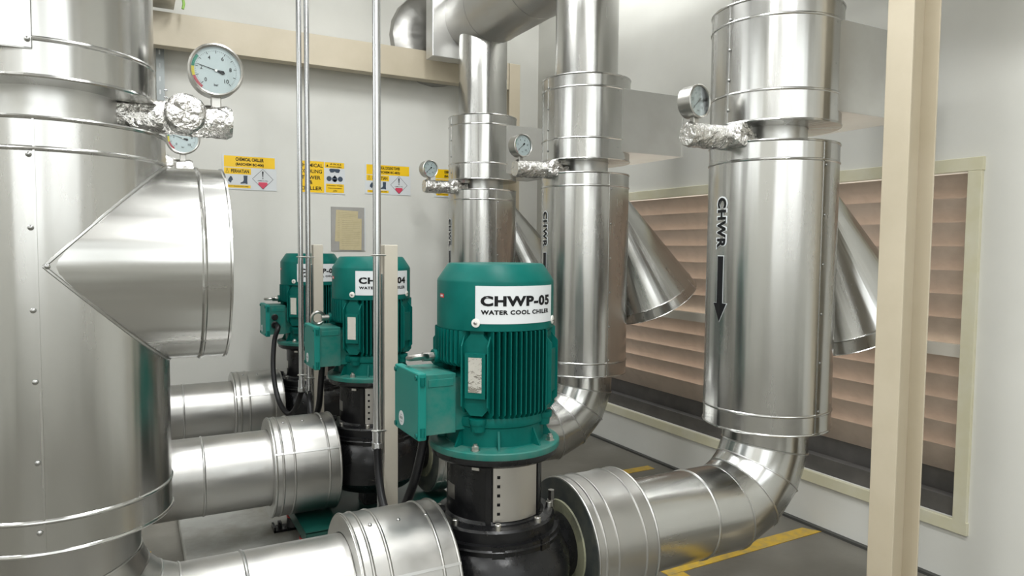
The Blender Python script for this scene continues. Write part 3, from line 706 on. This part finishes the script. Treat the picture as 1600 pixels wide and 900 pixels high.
    # gasket shelf of the shield
    # flange and ribs
    MB().lathe([(0.14, Z(0.745)), (0.193, Z(0.745)), (0.1945, Z(0.748)), (0.1945, Z(0.762)), (0.192, Z(0.765)), (0.145, Z(0.768))], seg=80).build('motor_flange', 'teal_dusty', r)
    for k in range(8):
        a = math.radians(22.5+45*k); T = Matrix.Rotation(a, 4, 'Z')
        vs = [(-0.003, -0.14, Z(0.766)), (-0.003, -0.172, Z(0.766)), (-0.003, -0.147, Z(0.815)), (-0.003, -0.14, Z(0.815))]; vs += [(-x, y, z) for x, y, z in vs]
        MB().add(vs, [(0, 1, 2, 3), (7, 6, 5, 4)] + [(i, 4+i, 4+(i+1) % 4, (i+1) % 4) for i in range(4)], None, T).build('flange_rib', 'teal', r, smooth=0)
    for a in (-45, 45, 135, 225): d = dirv(math.radians(a)); hexbolt(r, d*0.171+Vector((0, 0, Z(0.765))))
    # lantern
    ln = MB().lathe([(0.15, Z(0.745)), (0.188, Z(0.745)), (0.189, Z(0.742)), (0.188, Z(0.728)), (0.178, Z(0.720)), (0.146, Z(0.712)), (0.142, Z(0.70)), (0.142, Z(0.555)), (0.15, Z(0.547)), (0.176, Z(0.542)), (0.182, Z(0.536)), (0.182, Z(0.505)), (0.2, Z(0.49))][::-1], seg=72).build('lantern', 'black', r)
    for k, a in enumerate((-36, 31, 144, 211)):
        MB().strip_plate(0.139, 0.150, math.radians(a), math.radians(a+6), Z(0.548), Z(0.714), 2).build('lantern_rib', 'black', ln, smooth=20)
    for a in (-48, 132):
        d = dirv(math.radians(a)); MB().box((0, 0, 0), (0.022, 0.012, 0.008), Matrix.Translation(d*0.142+Vector((0, 0, Z(0.706)))) @ Matrix.Rotation(math.radians(a), 4, 'Z')).build('nut', 'zinc', ln, smooth=0)
    # perforated guard plates: five square holes in a row
    for base in (-28, 152):
        mb = MB(); a0, a1 = math.radians(base), math.radians(base+57); zs = [Z(0.556)]; hz = []
        for k in range(5): c = Z(0.580+0.0262*k); zs += [c-0.0045, c+0.0045]; hz.append(len(zs)-2)
        zs.append(Z(0.714)); aa = [a0, a0+0.075, a0+0.135] + [a0+0.135+(a1-a0-0.135)*k/16 for k in range(1, 17)]
        rg = 0.1475; vs = []
        for z in zs:
            for a in aa: vs.append((rg*math.sin(a), -rg*math.cos(a), z))
        nn = len(aa); fs = [(j*nn+i, j*nn+i+1, (j+1)*nn+i+1, (j+1)*nn+i) for j in range(len(zs)-1) for i in range(nn-1) if not (i == 1 and j in hz)]
        mb.add(vs, fs); gp = mb.build('coupling_guard', 'brushed', ln, smooth=0)
        so = gp.modifiers.new('solid', 'SOLIDIFY'); so.thickness = 0.0015
    MB().strip_plate(0.1422, 0.1432, math.radians(-98), math.radians(-80), Z(0.60), Z(0.643), 4).build('rating_plate', 'steel', ln, smooth=20)
    # casing flange and screws
    for k in range(8): d = dirv(math.radians(22+45*k)); capbolt(r, d*0.167+Vector((0, 0, Z(0.54))))
    # volute
    vl = MB(); prof = [(0.001, Z(0.235)), (0.11, Z(0.237)), (0.17, Z(0.26)), (0.223, Z(0.31)), (0.232, Z(0.37)), (0.228, Z(0.42)), (0.205, Z(0.465)), (0.195, Z(0.475)), (0.195, Z(0.505)), (0.18, Z(0.507)), (0.001, Z(0.507))]
    vl.lathe(prof, seg=64)
    for k in range(8):
        T = Matrix.Rotation(math.radians(22+45*k), 4, 'Z'); vl.box((0, -0.178, Z(0.488)), (0.036, 0.040, 0.036), T)
    for sx in (-1, 1):
        T = axis_matrix((0, 0, Z(AX)), (sx, 0, 0), (0, 0, 1))
        vl.lathe([(0.125, 0.05), (0.112, 0.2), (0.098, 0.255), (0.098, 0.30)], T, 40)
    vol = vl.build('volute_casing', 'black', r, smooth=35)
    for sx in (-1, 1):
        T = axis_matrix((0, 0, Z(AX)), (sx, 0, 0), (0, 0, 1))
        if sx < 0: mb = MB().lathe([(0.10, 0.19), (0.15, 0.19), (0.152, 0.193), (0.152, 0.212), (0.10, 0.214)], T, 48)
        else: mb = MB().lathe([(0.10, 0.238), (0.138, 0.238), (0.140, 0.243), (0.140, 0.268), (0.10, 0.27)], T, 48)
        nf = mb.build('nozzle_flange', 'black' if sx < 0 else 'brass', vol)
    # bleed cock beside the lantern (towards the discharge)
    bc = MB(); bc.cyl(0.012, 0, 0.045, Tm(0.19, -0.02, Z(0.50)), 14); bc.cyl(0.0105, 0.045, 0.075, Tm(0.19, -0.02, Z(0.50)), 6); bc.build('vent_plug', 'steel', vol)
    bc = MB(); bc.tube([(-0.165, 0.0, Z(0.565)), (-0.21, 0.0, Z(0.575)), (-0.235, 0.0, Z(0.565))], 0.014, 10); bc.cyl(0.020, -0.012, 0.012, axis_matrix((-0.235, 0, Z(0.565)), (1, 0, 0.2)), 12); bc.build('vent_cock', 'black', vol)
    # foot
    MB().box((0, 0, Z(0.205)), (0.10, 0.10, 0.09)).build('pump_foot', 'black', r, smooth=0, bevel=0.005)
    MB().box((0.04, 0.20, Z(0.30)), (0.055, 0.05, 0.26)).build('support_leg', 'black', r, smooth=0, bevel=0.003)
    # base frame on spring mounts
    bf = MB(); bf.box((0, 0, Z(0.163)), (0.70, 0.48, 0.008)); 
    for sx in (-1, 1): bf.box((sx*0.346, 0, Z(0.140)), (0.008, 0.48, 0.046))
    for sy in (-1, 1): bf.box((0, sy*0.236, Z(0.140)), (0.684, 0.008, 0.046))
    b = bf.build('base_frame', 'dgreen', r, smooth=0)
    for sx in (-1, 1):
        for sy in (-1, 1):
            T = Tm(sx*0.325, sy*0.14, 0)
            sp = MB().lathe([(0.001, 0.0), (0.034, 0.0), (0.030, 0.02), (0.028, 0.04), (0.028, 0.068), (0.02, 0.07), (0.001, 0.07)], T, 20).build('spring_mount', 'rubber', r)
            MB().lathe([(0.0285, 0.052), (0.030, 0.0525), (0.030, 0.055), (0.0285, 0.0555)], T, 20).build('red_ring', 'red', sp)
            MB().lathe([(0.0285, 0.059), (0.030, 0.0595), (0.030, 0.061), (0.0285, 0.0615)], T, 20).build('red_ring', 'red', sp)
            mb = MB(); mb.box((sx*0.345, sy*0.14, 0.005), (0.14, 0.07, 0.01)); mb.box((sx*0.385, sy*0.14, 0.022), (0.014, 0.03, 0.03)); mb.box((sx*0.41, sy*0.14, 0.015), (0.008, 0.07, 0.02)); mb.build('mount_bracket', 'black', sp, smooth=0)
    # terminal box on the -X side
    tb = MB(); yc = 0.015; tb.box((-0.205, yc, Z(0.895)), (0.09, 0.178, 0.168)); tb.box((-0.135, yc, Z(0.89)), (0.10, 0.165, 0.15)); tb.box((-0.205, yc-0.0895, Z(0.955)), (0.075, 0.003, 0.022))
    box = tb.build('terminal_box', 'teal_dusty', r, smooth=0, bevel=0.004)
    lid = MB().box((-0.262, yc, Z(0.893)), (0.025, 0.194, 0.186)).build('box_lid', 'teal_lid', box, smooth=0, bevel=0.004)
    for sy in (-1, 1):
        for sz in (-1, 1):
            MB().lathe([(0.007, 0), (0.007, 0.004), (0.001, 0.004)], axis_matrix((-0.2745, yc+sy*0.084, Z(0.893)+sz*0.080), (-1, 0, 0)), 12).build('lid_screw', 'teal', lid)
            MB().cyl(0.007, -0.012, 0.012, axis_matrix((-0.262+0.0, yc-0.0975, Z(0.893)+sz*0.070), (0, 0, 1)), 12).build('lid_boss', 'teal', lid) if sy < 0 else None
    st = MB(); T = axis_matrix((-0.2750, yc+0.035, Z(0.838)), (-1, 0, 0), (0, 0, 1)); st.lathe([(0.001, 0.0008), (0.021, 0.0008), (0.021, 0)], T @ Matrix.Diagonal((1.0, 1.0, 1, 1)), 28); stk = st.build('round_sticker', 'white', lid, smooth=20)
    fn = lambda x, z: (-0.2762, yc+0.035-x, Z(0.838)+z); mb = MB()
    rect(mb, -0.013, 0.013, -0.003, 0.005, fn); rect(mb, -0.006, 0.006, 0.009, 0.011, fn); rect(mb, -0.008, 0.008, -0.011, -0.009, fn); mb.build('sticker_print', 'greyprint', stk, smooth=0)
    # gland and plug on the side facing the aisle
    for z, rr in ((Z(0.913), 0.0155), (Z(0.868), 0.0175)):
        MB().lathe([(rr+0.003, 0), (rr+0.003, 0.008), (rr, 0.010), (rr, 0.016), (0.001, 0.016)], axis_matrix((-0.223, yc-0.089, z), (0, -1, 0)), 18).build('gland', 'black', box) if num == '03' else None
    # lifting eye
    le = MB(); le.cyl(0.021, 0.0, 0.05, axis_matrix((-0.135, 0.035, Z(1.012)), (-1, 0, 0)), 20); lb = le.build('lifting_boss', 'teal', r)
    rotd = {'05': 75, '04': 8, '03': 88}[num]; ring = []
    for k in range(28):
        a = 2*PI*k/28; v = Vector((0.027*math.cos(a), 0, 0.027*math.sin(a))); v = Matrix.Rotation(math.radians(rotd), 4, 'X') @ v; ring.append(v+Vector((-0.232, 0.035, Z(1.012))))
    mb = MB(); mb.tube(ring, 0.0075, 10, closed=True); mb.cyl(0.013, -0.01, 0.022, axis_matrix((-0.195, 0.035, Z(1.012)), (-1, 0, 0)), 16); mb.build('lifting_eye', 'steel', lb)
    return r
for k, (num, lab) in enumerate((('05', 'teal vertical pump labelled CHWP-05 in the foreground, black casing below'),
                                ('04', 'teal vertical pump labelled CHWP-04, half behind the nearer cream post'),
                                ('03', 'farthest teal vertical pump labelled CHWP-03, near the back wall'))):
    hexbolt.__defaults__[2].clear(); capbolt.__defaults__[0].clear()
    p = make_pump(num); p.location.y = 1.86 + 1.23*k; tag(p, lab, 'pump', 'row of teal chilled water pumps')

# ---------------------------------------------------------------- posts, conduits and hoses
def smooth_path(pts, n=8):
    P = [Vector(p) for p in pts]; P = [2*P[0]-P[1]] + P + [2*P[-1]-P[-2]]; out = []
    for i in range(1, len(P)-2):
        for k in range(n):
            t = k/n; a, b, c, d = P[i-1], P[i], P[i+1], P[i+2]
            out.append(0.5*((2*b) + (c-a)*t + (2*a-5*b+4*c-d)*t*t + (3*b-3*c+d-a)*t*t*t))
    out.append(P[-2]); return out
def post(x, y, label, hz=1.335):
    r = empty('cable_post', (x, y, PZ))
    MB().box((0, 0, (hz-PZ)/2+0.003), (0.048, 0.048, hz-PZ-0.006)).build('post_tube', 'cream_post', r, smooth=0, bevel=0.0025)
    MB().box((-0.033, 0.0, (hz-PZ)/2-0.04), (0.016, 0.022, hz-PZ-0.12)).build('strut_channel', 'galv', r, smooth=0)
    mb = MB(); mb.box((0, 0, 0.003), (0.16, 0.16, 0.006)); mb.build('base_plate', 'cream_post', r, smooth=0)
    for sx in (-1, 1):
        mb = MB(); vs = [(sx*0.024, -0.004, 0.006), (sx*0.075, -0.004, 0.006), (sx*0.024, -0.004, 0.09)]; vs += [(a, 0.004, c) for a, b, c in vs]
        mb.add(vs, [(0, 1, 2), (5, 4, 3), (0, 3, 4, 1), (1, 4, 5, 2), (2, 5, 3, 0)]); mb.build('gusset', 'cream_post', r, smooth=0)
    return tag(r, label, 'post', 'cream posts between the pumps')
post(0.780, 2.335, 'cream square post nearer the camera, beside the CHWP-05 terminal box')
post(0.818, 3.565, 'cream square post farther back, between pumps CHWP-03 and CHWP-04')
# long cream bar on the plinth behind pump 04 base
def conduit(x, y, z0, flex, label, bend=None, rad=0.0135):
    r = empty('cable_conduit', (x, y, z0)); o = Vector((x, y, z0))
    top = [(x, y, z0), (x, y, 2.2), (x, y, Z1-0.001)] if not bend else [(x, y, z0), (x, y, 2.60), (x-0.004, y, 2.70), (x-0.03, y, 2.80), (x-0.09, y, 2.92), (x-0.12, y, 3.05), (x-0.12, y, Z1-0.001)]
    MB().tube([Vector(p)-o for p in (smooth_path(top, 4) if bend else top)], rad, 20).build('steel_tube', 'galv', r, smooth=40)
    c = MB(); c.cyl(rad+0.003, -0.012, 0.030, seg=20); c.lathe([(rad+0.002, -0.03), (rad+0.006, -0.026), (rad+0.006, -0.008), (rad+0.002, -0.006)], seg=8); c.build('connector', 'galv', r)
    pts = smooth_path(flex, 24); P = []; R_ = []
    L_ = sum((pts[i+1]-pts[i]).length for i in range(len(pts)-1)); 
    # corrugated hose: resample and alternate the radius
    nseg = int(L_/0.0035); acc = [0]
    for i in range(len(pts)-1): acc.append(acc[-1]+(pts[i+1]-pts[i]).length)
    j = 0
    for k in range(nseg+1):
        s_ = L_*k/nseg
        while j < len(acc)-2 and acc[j+1] < s_: j += 1
        t = (s_-acc[j])/max(1e-9, acc[j+1]-acc[j]); P.append(pts[j].lerp(pts[j+1], t)-o); R_.append(0.0128 if k % 2 else 0.0142)
    MB().tube(P, R_, 14).build('flexible_hose', 'flex', r, smooth=60)
    return tag(r, label, 'conduit', 'steel cable conduits with black hoses')
def clamp(parent_label, x0, x1, y, z):
    pass
c5 = conduit(0.731, 2.315, 0.665, [(0.731, 2.315, 0.665), (0.727, 2.29, 0.56), (0.722, 2.22, 0.47), (0.728, 2.13, 0.437), (0.735, 2.075, 0.495), (0.738, 1.97, 0.63), (0.742, 1.91, 0.76), (0.742, 1.90, 0.812)], 'steel cable conduit beside the nearer cream post, its black hose feeding pump CHWP-05')
c4 = conduit(0.768, 3.54, 0.61, [(0.768, 3.54, 0.61), (0.764, 3.51, 0.545), (0.752, 3.42, 0.487), (0.745, 3.33, 0.51), (0.742, 3.22, 0.60), (0.735, 3.15, 0.72), (0.735, 3.12, 0.81)], 'right one of the paired steel conduits, its black hose looping up to pump CHWP-04', rad=0.0125)
c3 = conduit(0.731, 3.54, 0.635, [(0.731, 3.54, 0.635), (0.727, 3.57, 0.57), (0.725, 3.70, 0.475), (0.72, 3.86, 0.43), (0.70, 4.0, 0.48), (0.69, 4.09, 0.62), (0.705, 4.14, 0.78), (0.728, 4.15, 0.858), (0.735, 4.225, 0.868)], 'left one of the paired steel conduits, its black hose sagging across to pump CHWP-03', bend=True, rad=0.0125)
# U clamps holding the tubes to their posts
def uclamp(c, rad, z, x1):
    loc = c.location; MB().tube([Vector((x1-loc.x, -rad-0.003, z-loc.z)), Vector((-rad*0.5, -rad-0.004, z-loc.z)), Vector((-rad-0.005, 0, z-loc.z)), Vector((-rad*0.5, rad+0.004, z-loc.z)), Vector((x1-loc.x, rad+0.004, z-loc.z))], 0.003, 8).build('clamp', 'zinc', c)
for z in (1.30, 0.70): uclamp(c5, 0.0135, z, 0.757)
for z in (1.275, 0.69): uclamp(c3, 0.0125, z, 0.755)
uclamp(c4, 0.0125, 0.672, 0.795); uclamp(c4, 0.0125, 1.273, 0.795)

# ---------------------------------------------------------------- cream steelwork
r = empty('support_column', (2.285, 1.455, 0.0)); a_ = 0.09; dpt = 0.146
mb = MB(); H_ = 2.60
mb.box((-dpt/2+0.0035, 0, H_/2), (0.007, a_, H_)); mb.box((dpt/2-0.0035, 0, H_/2), (0.007, a_, H_)); mb.box((0, 0.01, H_/2), (dpt-0.014, 0.006, H_))
mb.build('column_profile', 'cream', r, smooth=0, bevel=0.0015)
MB().box((0, 0, 0.006), (0.24, 0.2, 0.012)).build('base_plate', 'cream', r, smooth=0)
MB().box((-0.10, 0, 2.626), (0.36, 0.09, 0.052)).build('top_bracket', 'cream', r, smooth=0)
tag(r, 'cream painted steel column standing in front of the louvre at right', 'column')
bmz = MB().box((0, 0, 0), (5.70, 0.09, 0.196)).build('cream_beam', 'cream', smooth=0, bevel=0.002); bmz.location = (-0.35, 4.745, 2.600)
tag(bmz, 'long cream steel beam running along the back wall above the signs', 'beam')
r = empty('frame_column', (2.55, 4.745, 0)); MB().box((-0.0, 0, 1.349), (0.092, 0.09, 2.698)).build('column_profile', 'cream', r, smooth=0, bevel=0.002)
MB().box((0, 0, 0.005), (0.16, 0.13, 0.01)).build('base_plate', 'cream', r, smooth=0)
tag(r, 'cream frame column in the back corner behind the farthest riser', 'column')
# cable tray and slotted hanger at the upper left
r = empty('cable_tray', (0.25, 4.63, 2.72)); mb = MB(); mb.box((-1.7, -0.02, 0.0), (3.4, 0.2, 0.003))
for sy in (-1, 1): mb.box((-1.7, -0.02+sy*0.1, 0.035), (3.4, 0.003, 0.07))
mb.build('tray_channel', 'galv', r, smooth=0)
mb = MB()
for k in range(10):
    for sy in (-1, 1): mb.box((-0.03-0.15*k, -0.1215, 0.035), (0.03, 0.001, 0.008))
mb.build('tray_slots', 'white', r, smooth=0)
MB().tube(smooth_path([(-0.6, -0.04, 0.03), (-0.1, -0.04, 0.04), (0.02, -0.05, 0.05), (0.045, -0.06, 0.01), (0.04, -0.06, -0.03)], 6), 0.008, 8).build('green_cable', 'cable', r)
tag(r, 'galvanised cable tray above the cream beam at the upper left', 'tray')
r = empty('slotted_hanger', (0.178, 4.868, 2.21)); mb = MB(); mb.box((0, 0, 0.25), (0.045, 0.004, 0.5)); mb.box((-0.02, 0.014, 0.25), (0.004, 0.028, 0.5)); mb.build('slotted_angle', 'hanger', r, smooth=0)
mb = MB()
for k in range(6): mb.box((-0.003, -0.0025, 0.05+0.08*k), (0.009, 0.002, 0.028))
mb.build('slots', 'white', r, smooth=0)
for z in (0.02, 0.065): MB().cyl(0.006, 0, 0.02, axis_matrix((0.018, 0.0, z), (1, 0, 0)), 10).build('bolt', 'galv', r)
tag(r, 'galvanised slotted angle hanging behind the big left gauge', 'bracket')

# ---------------------------------------------------------------- signs on the back wall
def sign(name, x0, x1, z0, z1, label, group='safety signs on the back wall'):
    w_, h_ = x1-x0, z1-z0; r = empty(name, ((x0+x1)/2, 4.9, (z0+z1)/2))
    MB().box((0, -0.002, 0), (w_, 0.004, h_)).build('sign_board', 'white', r, smooth=0)
    tag(r, label, 'sign', group); return r, w_, h_
def layer(parent, name, mt, fn_items, y):
    mb = MB(); fn_items(mb, lambda x, z: (x, y, z)); return mb.build(name, mt, parent, smooth=0)
def hazard_sign(x0, x1, z0, z1, l1, l2, label):
    r, w_, h_ = sign('warning_sign', x0, x1, z0, z1, label)
    X = lambda u: (u-0.5)*w_; Zz = lambda v: (v-0.5)*h_
    layer(r, 'yellow_panel', 'signy', lambda mb, fn: (rect(mb, X(.03), X(.97), Zz(.64), Zz(.96), fn), rect(mb, X(.03), X(.52), Zz(.44), Zz(.62), fn), rect(mb, X(.05), X(.51), Zz(.05), Zz(.13), fn)), -0.0046)
    def ink(mb, fn):
        put_text(mb, l1, X(.5), Zz(.87), w_*0.52, h_*0.10, fn, 0.04); put_text(mb, l2, X(.5), Zz(.72), w_*0.52, h_*0.10, fn, 0.04)
        put_text(mb, 'PERHATIAN', X(.32), Zz(.53), w_*0.33, h_*0.10, fn, 0.03); put_text(mb, '(ALAT PELINDUNG DIRI)', X(.28), Zz(.09), w_*0.38, h_*0.035, fn, 0.03)
        # warning triangle outline
        for (a, b) in (((.06, .47), (.11, .47)), ((.06, .47), (.085, .6)), ((.11, .47), (.085, .6))):
            ax_, az, bx, bz = X(a[0]), Zz(a[1]), X(b[0]), Zz(b[1]); L_ = math.hypot(bx-ax_, bz-az); nx, nz = -(bz-az)/L_*0.0008, (bx-ax_)/L_*0.0008
            poly(mb, [(ax_-nx, az-nz), (bx-nx, bz-nz), (bx+nx, bz+nz), (ax_+nx, az+nz)], fn)
        cx, cz, q = X(.74), Zz(.33), h_*0.29
        D = [(cx, cz+q), (cx+q, cz), (cx, cz-q), (cx-q, cz)]
        for i in range(4):
            a, b = D[i], D[(i+1) % 4]; L_ = math.hypot(b[0]-a[0], b[1]-a[1]); nx, nz = -(b[1]-a[1])/L_*0.001, (b[0]-a[0])/L_*0.001
            poly(mb, [(a[0]-nx, a[1]-nz), (b[0]-nx, b[1]-nz), (b[0]+nx, b[1]+nz), (a[0]+nx, a[1]+nz)], fn)
        poly(mb, [(cx-0.005, cz+q*.78), (cx+0.005, cz+q*.78), (cx+0.002, cz+q*.2), (cx-0.002, cz+q*.2)], fn); rect(mb, cx-0.003, cx+0.003, cz+q*.02, cz+q*.12, fn)
        put_text(mb, 'CHEMICAL AREA', cx, cz-q*.17, q*1.0, q*.08, fn, 0.02)
    layer(r, 'black_print', 'ink', ink, -0.0052)
    def icons(mb, fn):
        bx, bz = X(.38), Zz(.17)  # rubber boot
        poly(mb, [(bx, bz+h_*.24), (bx+w_*.075, bz+h_*.24), (bx+w_*.07, bz+h_*.1), (bx+w_*.075, bz), (bx+w_*.045, bz), (bx+w_*.035, bz+h_*.015), (bx-w_*.055, bz), (bx-w_*.055, bz+h_*.03), (bx-w_*.01, bz+h_*.065), (bx+w_*.005, bz+h_*.11)], fn)
        gx, gz = X(.12), Zz(.22)  # glove
        poly(mb, [(gx, gz), (gx+w_*.03, gz-h_*.04), (gx+w_*.045, gz+h_*.03), (gx+w_*.07, gz+h_*.06), (gx+w_*.06, gz+h_*.1), (gx+w_*.045, gz+h_*.15), (gx+w_*.02, gz+h_*.16), (gx+w_*.005, gz+h_*.12), (gx-w_*.015, gz+h_*.07), (gx-w_*.02, gz+h_*.02)], fn)
    layer(r, 'boot_and_glove', 'inkb', icons, -0.0052)
    cx, cz, q = X(.74), Zz(.33), h_*0.29
    layer(r, 'red_tip', 'signr', lambda mb, fn: poly(mb, [(cx-q*.42, cz-q*.32), (cx+q*.42, cz-q*.32), (cx+q*.45, cz-q*.52), (cx, cz-q*.97), (cx-q*.45, cz-q*.52)], fn), -0.0054)
hazard_sign(0.525, 0.860, 1.690, 1.915, 'CHEMICAL CHILLER', '(BASCHEM BC-406)', 'white and yellow CHEMICAL CHILLER warning sign on the back wall, right of the big gauge')
hazard_sign(1.461, 1.799, 1.700, 1.916, 'CHEMICAL COOLING TOWER', '(BASCHEM BC-402)', 'white and yellow CHEMICAL COOLING TOWER warning sign behind the single conduit')
hazard_sign(1.984, 2.322, 1.700, 1.914, 'CHEMICAL COOLING TOWER', '(BASCHEM BC-402)', 'warning sign mostly hidden behind the farthest right pipe and its small gauge')
r, w_, h_ = sign('warning_sign', 0.995, 1.318, 1.688, 1.909, 'yellow CHEMICAL COOLING TOWER and CHILLER sign with goggles and mask, behind the paired conduits')
X = lambda u: (u-0.5)*w_; Zz = lambda v: (v-0.5)*h_
layer(r, 'yellow_panel', 'signy', lambda mb, fn: (rect(mb, X(.01), X(.555), Zz(.02), Zz(.98), fn), rect(mb, X(.57), X(.985), Zz(.80), Zz(.975), fn), rect(mb, X(.59), X(.98), Zz(.04), Zz(.31), fn)), -0.0046)
def ink2(mb, fn):
    for t, z, ww in (('CHEMICAL', .85, .50), ('COOLING', .67, .46), ('TOWER', .48, .40), ('&', .33, .07), ('CHILLER', .15, .46)): put_text(mb, t, X(.28), Zz(z), w_*ww, h_*0.115, fn, 0.02)
    put_text(mb, 'AWAS', X(.80), Zz(.92), w_*.24, h_*.06, fn, 0.02, 1.3); put_text(mb, 'BAHAN KIMIA', X(.80), Zz(.84), w_*.26, h_*.035, fn, 0.03)
    poly(mb, [(X(.6), Zz(.84)), (X(.65), Zz(.84)), (X(.625), Zz(.91))], fn)
    put_text(mb, 'Kawasan Wajib', X(.785), Zz(.255), w_*.33, h_*.045, fn, 0.02); put_text(mb, 'menggunakan', X(.785), Zz(.175), w_*.30, h_*.045, fn, 0.02); put_text(mb, 'APD', X(.785), Zz(.095), w_*.09, h_*.04, fn, 0.02)
layer(r, 'black_print', 'ink', ink2, -0.0052)
def icons2(mb, fn):
    gx, gz = X(.78), Zz(.72)
    poly(mb, [(gx-w_*.12, gz+h_*.03), (gx-w_*.09, gz+h_*.06), (gx+w_*.09, gz+h_*.06), (gx+w_*.12, gz+h_*.03), (gx+w_*.09, gz-h_*.06), (gx+w_*.03, gz-h_*.055), (gx, gz-h_*.02), (gx-w_*.03, gz-h_*.055), (gx-w_*.09, gz-h_*.06)], fn)
    for dx, dz, rx in ((-.12, 0, .055), (.12, 0, .055), (0, -.01, .06)):
        poly(mb, [(gx+w_*dx+w_*rx*math.cos(k*PI/6), Zz(.47)+h_*dz+w_*rx*math.sin(k*PI/6)) for k in range(12)], fn)
    poly(mb, [(gx-w_*.04, Zz(.5)), (gx+w_*.04, Zz(.5)), (gx, Zz(.59))], fn); poly(mb, [(gx-w_*.05, Zz(.45)), (gx, Zz(.36)), (gx+w_*.05, Zz(.45))], fn)
layer(r, 'goggles_and_mask', 'inkb', icons2, -0.0052)
# document board
r = empty('document_board', (1.337, 4.9, 1.448)); MB().box((0, -0.004, 0), (0.235, 0.008, 0.305)).build('backing_board', 'board', r, smooth=0)
MB().box((0.1205, -0.004, 0), (0.007, 0.008, 0.30)).build('spine', 'white', r, smooth=0)
tag(r, 'grey document board with yellowed paper sheets on the back wall above the pumps', 'board')
def sheet(cx, cz, w_, h_, y, ang, nl):
    T = Matrix.Translation((1.337+cx, 4.9-0.008-y, 1.448+cz)) @ Matrix.Rotation(math.radians(ang), 4, 'Y')
    o = empty('paper_sheet', (1.337+cx, 4.9-0.008-y, 1.448+cz)); o.rotation_euler.y = math.radians(ang)
    MB().box((0, 0, 0), (w_, 0.0012, h_)).build('paper', 'paper', o, smooth=0); mb = MB()
    for k in range(nl):
        z = h_*0.42-k*h_*0.84/nl; x1 = w_*(0.42 if k % 5 else 0.1); rect(mb, -w_*0.40, x1, z-0.0008, z+0.0008, lambda x, z: (x, -0.0009, z))
    mb.build('printed_lines', 'paperline', o, smooth=0); return o
tag(sheet(-0.010, 0.020, 0.155, 0.218, 0.001, 2.5, 16), 'upper yellowed paper sheet, tucked behind the lower one on the board', 'paper', 'papers on the document board')
tag(sheet(0.018, -0.035, 0.155, 0.222, 0.003, 1.0, 14), 'lower yellowed paper sheet, lying over the other on the board', 'paper', 'papers on the document board')
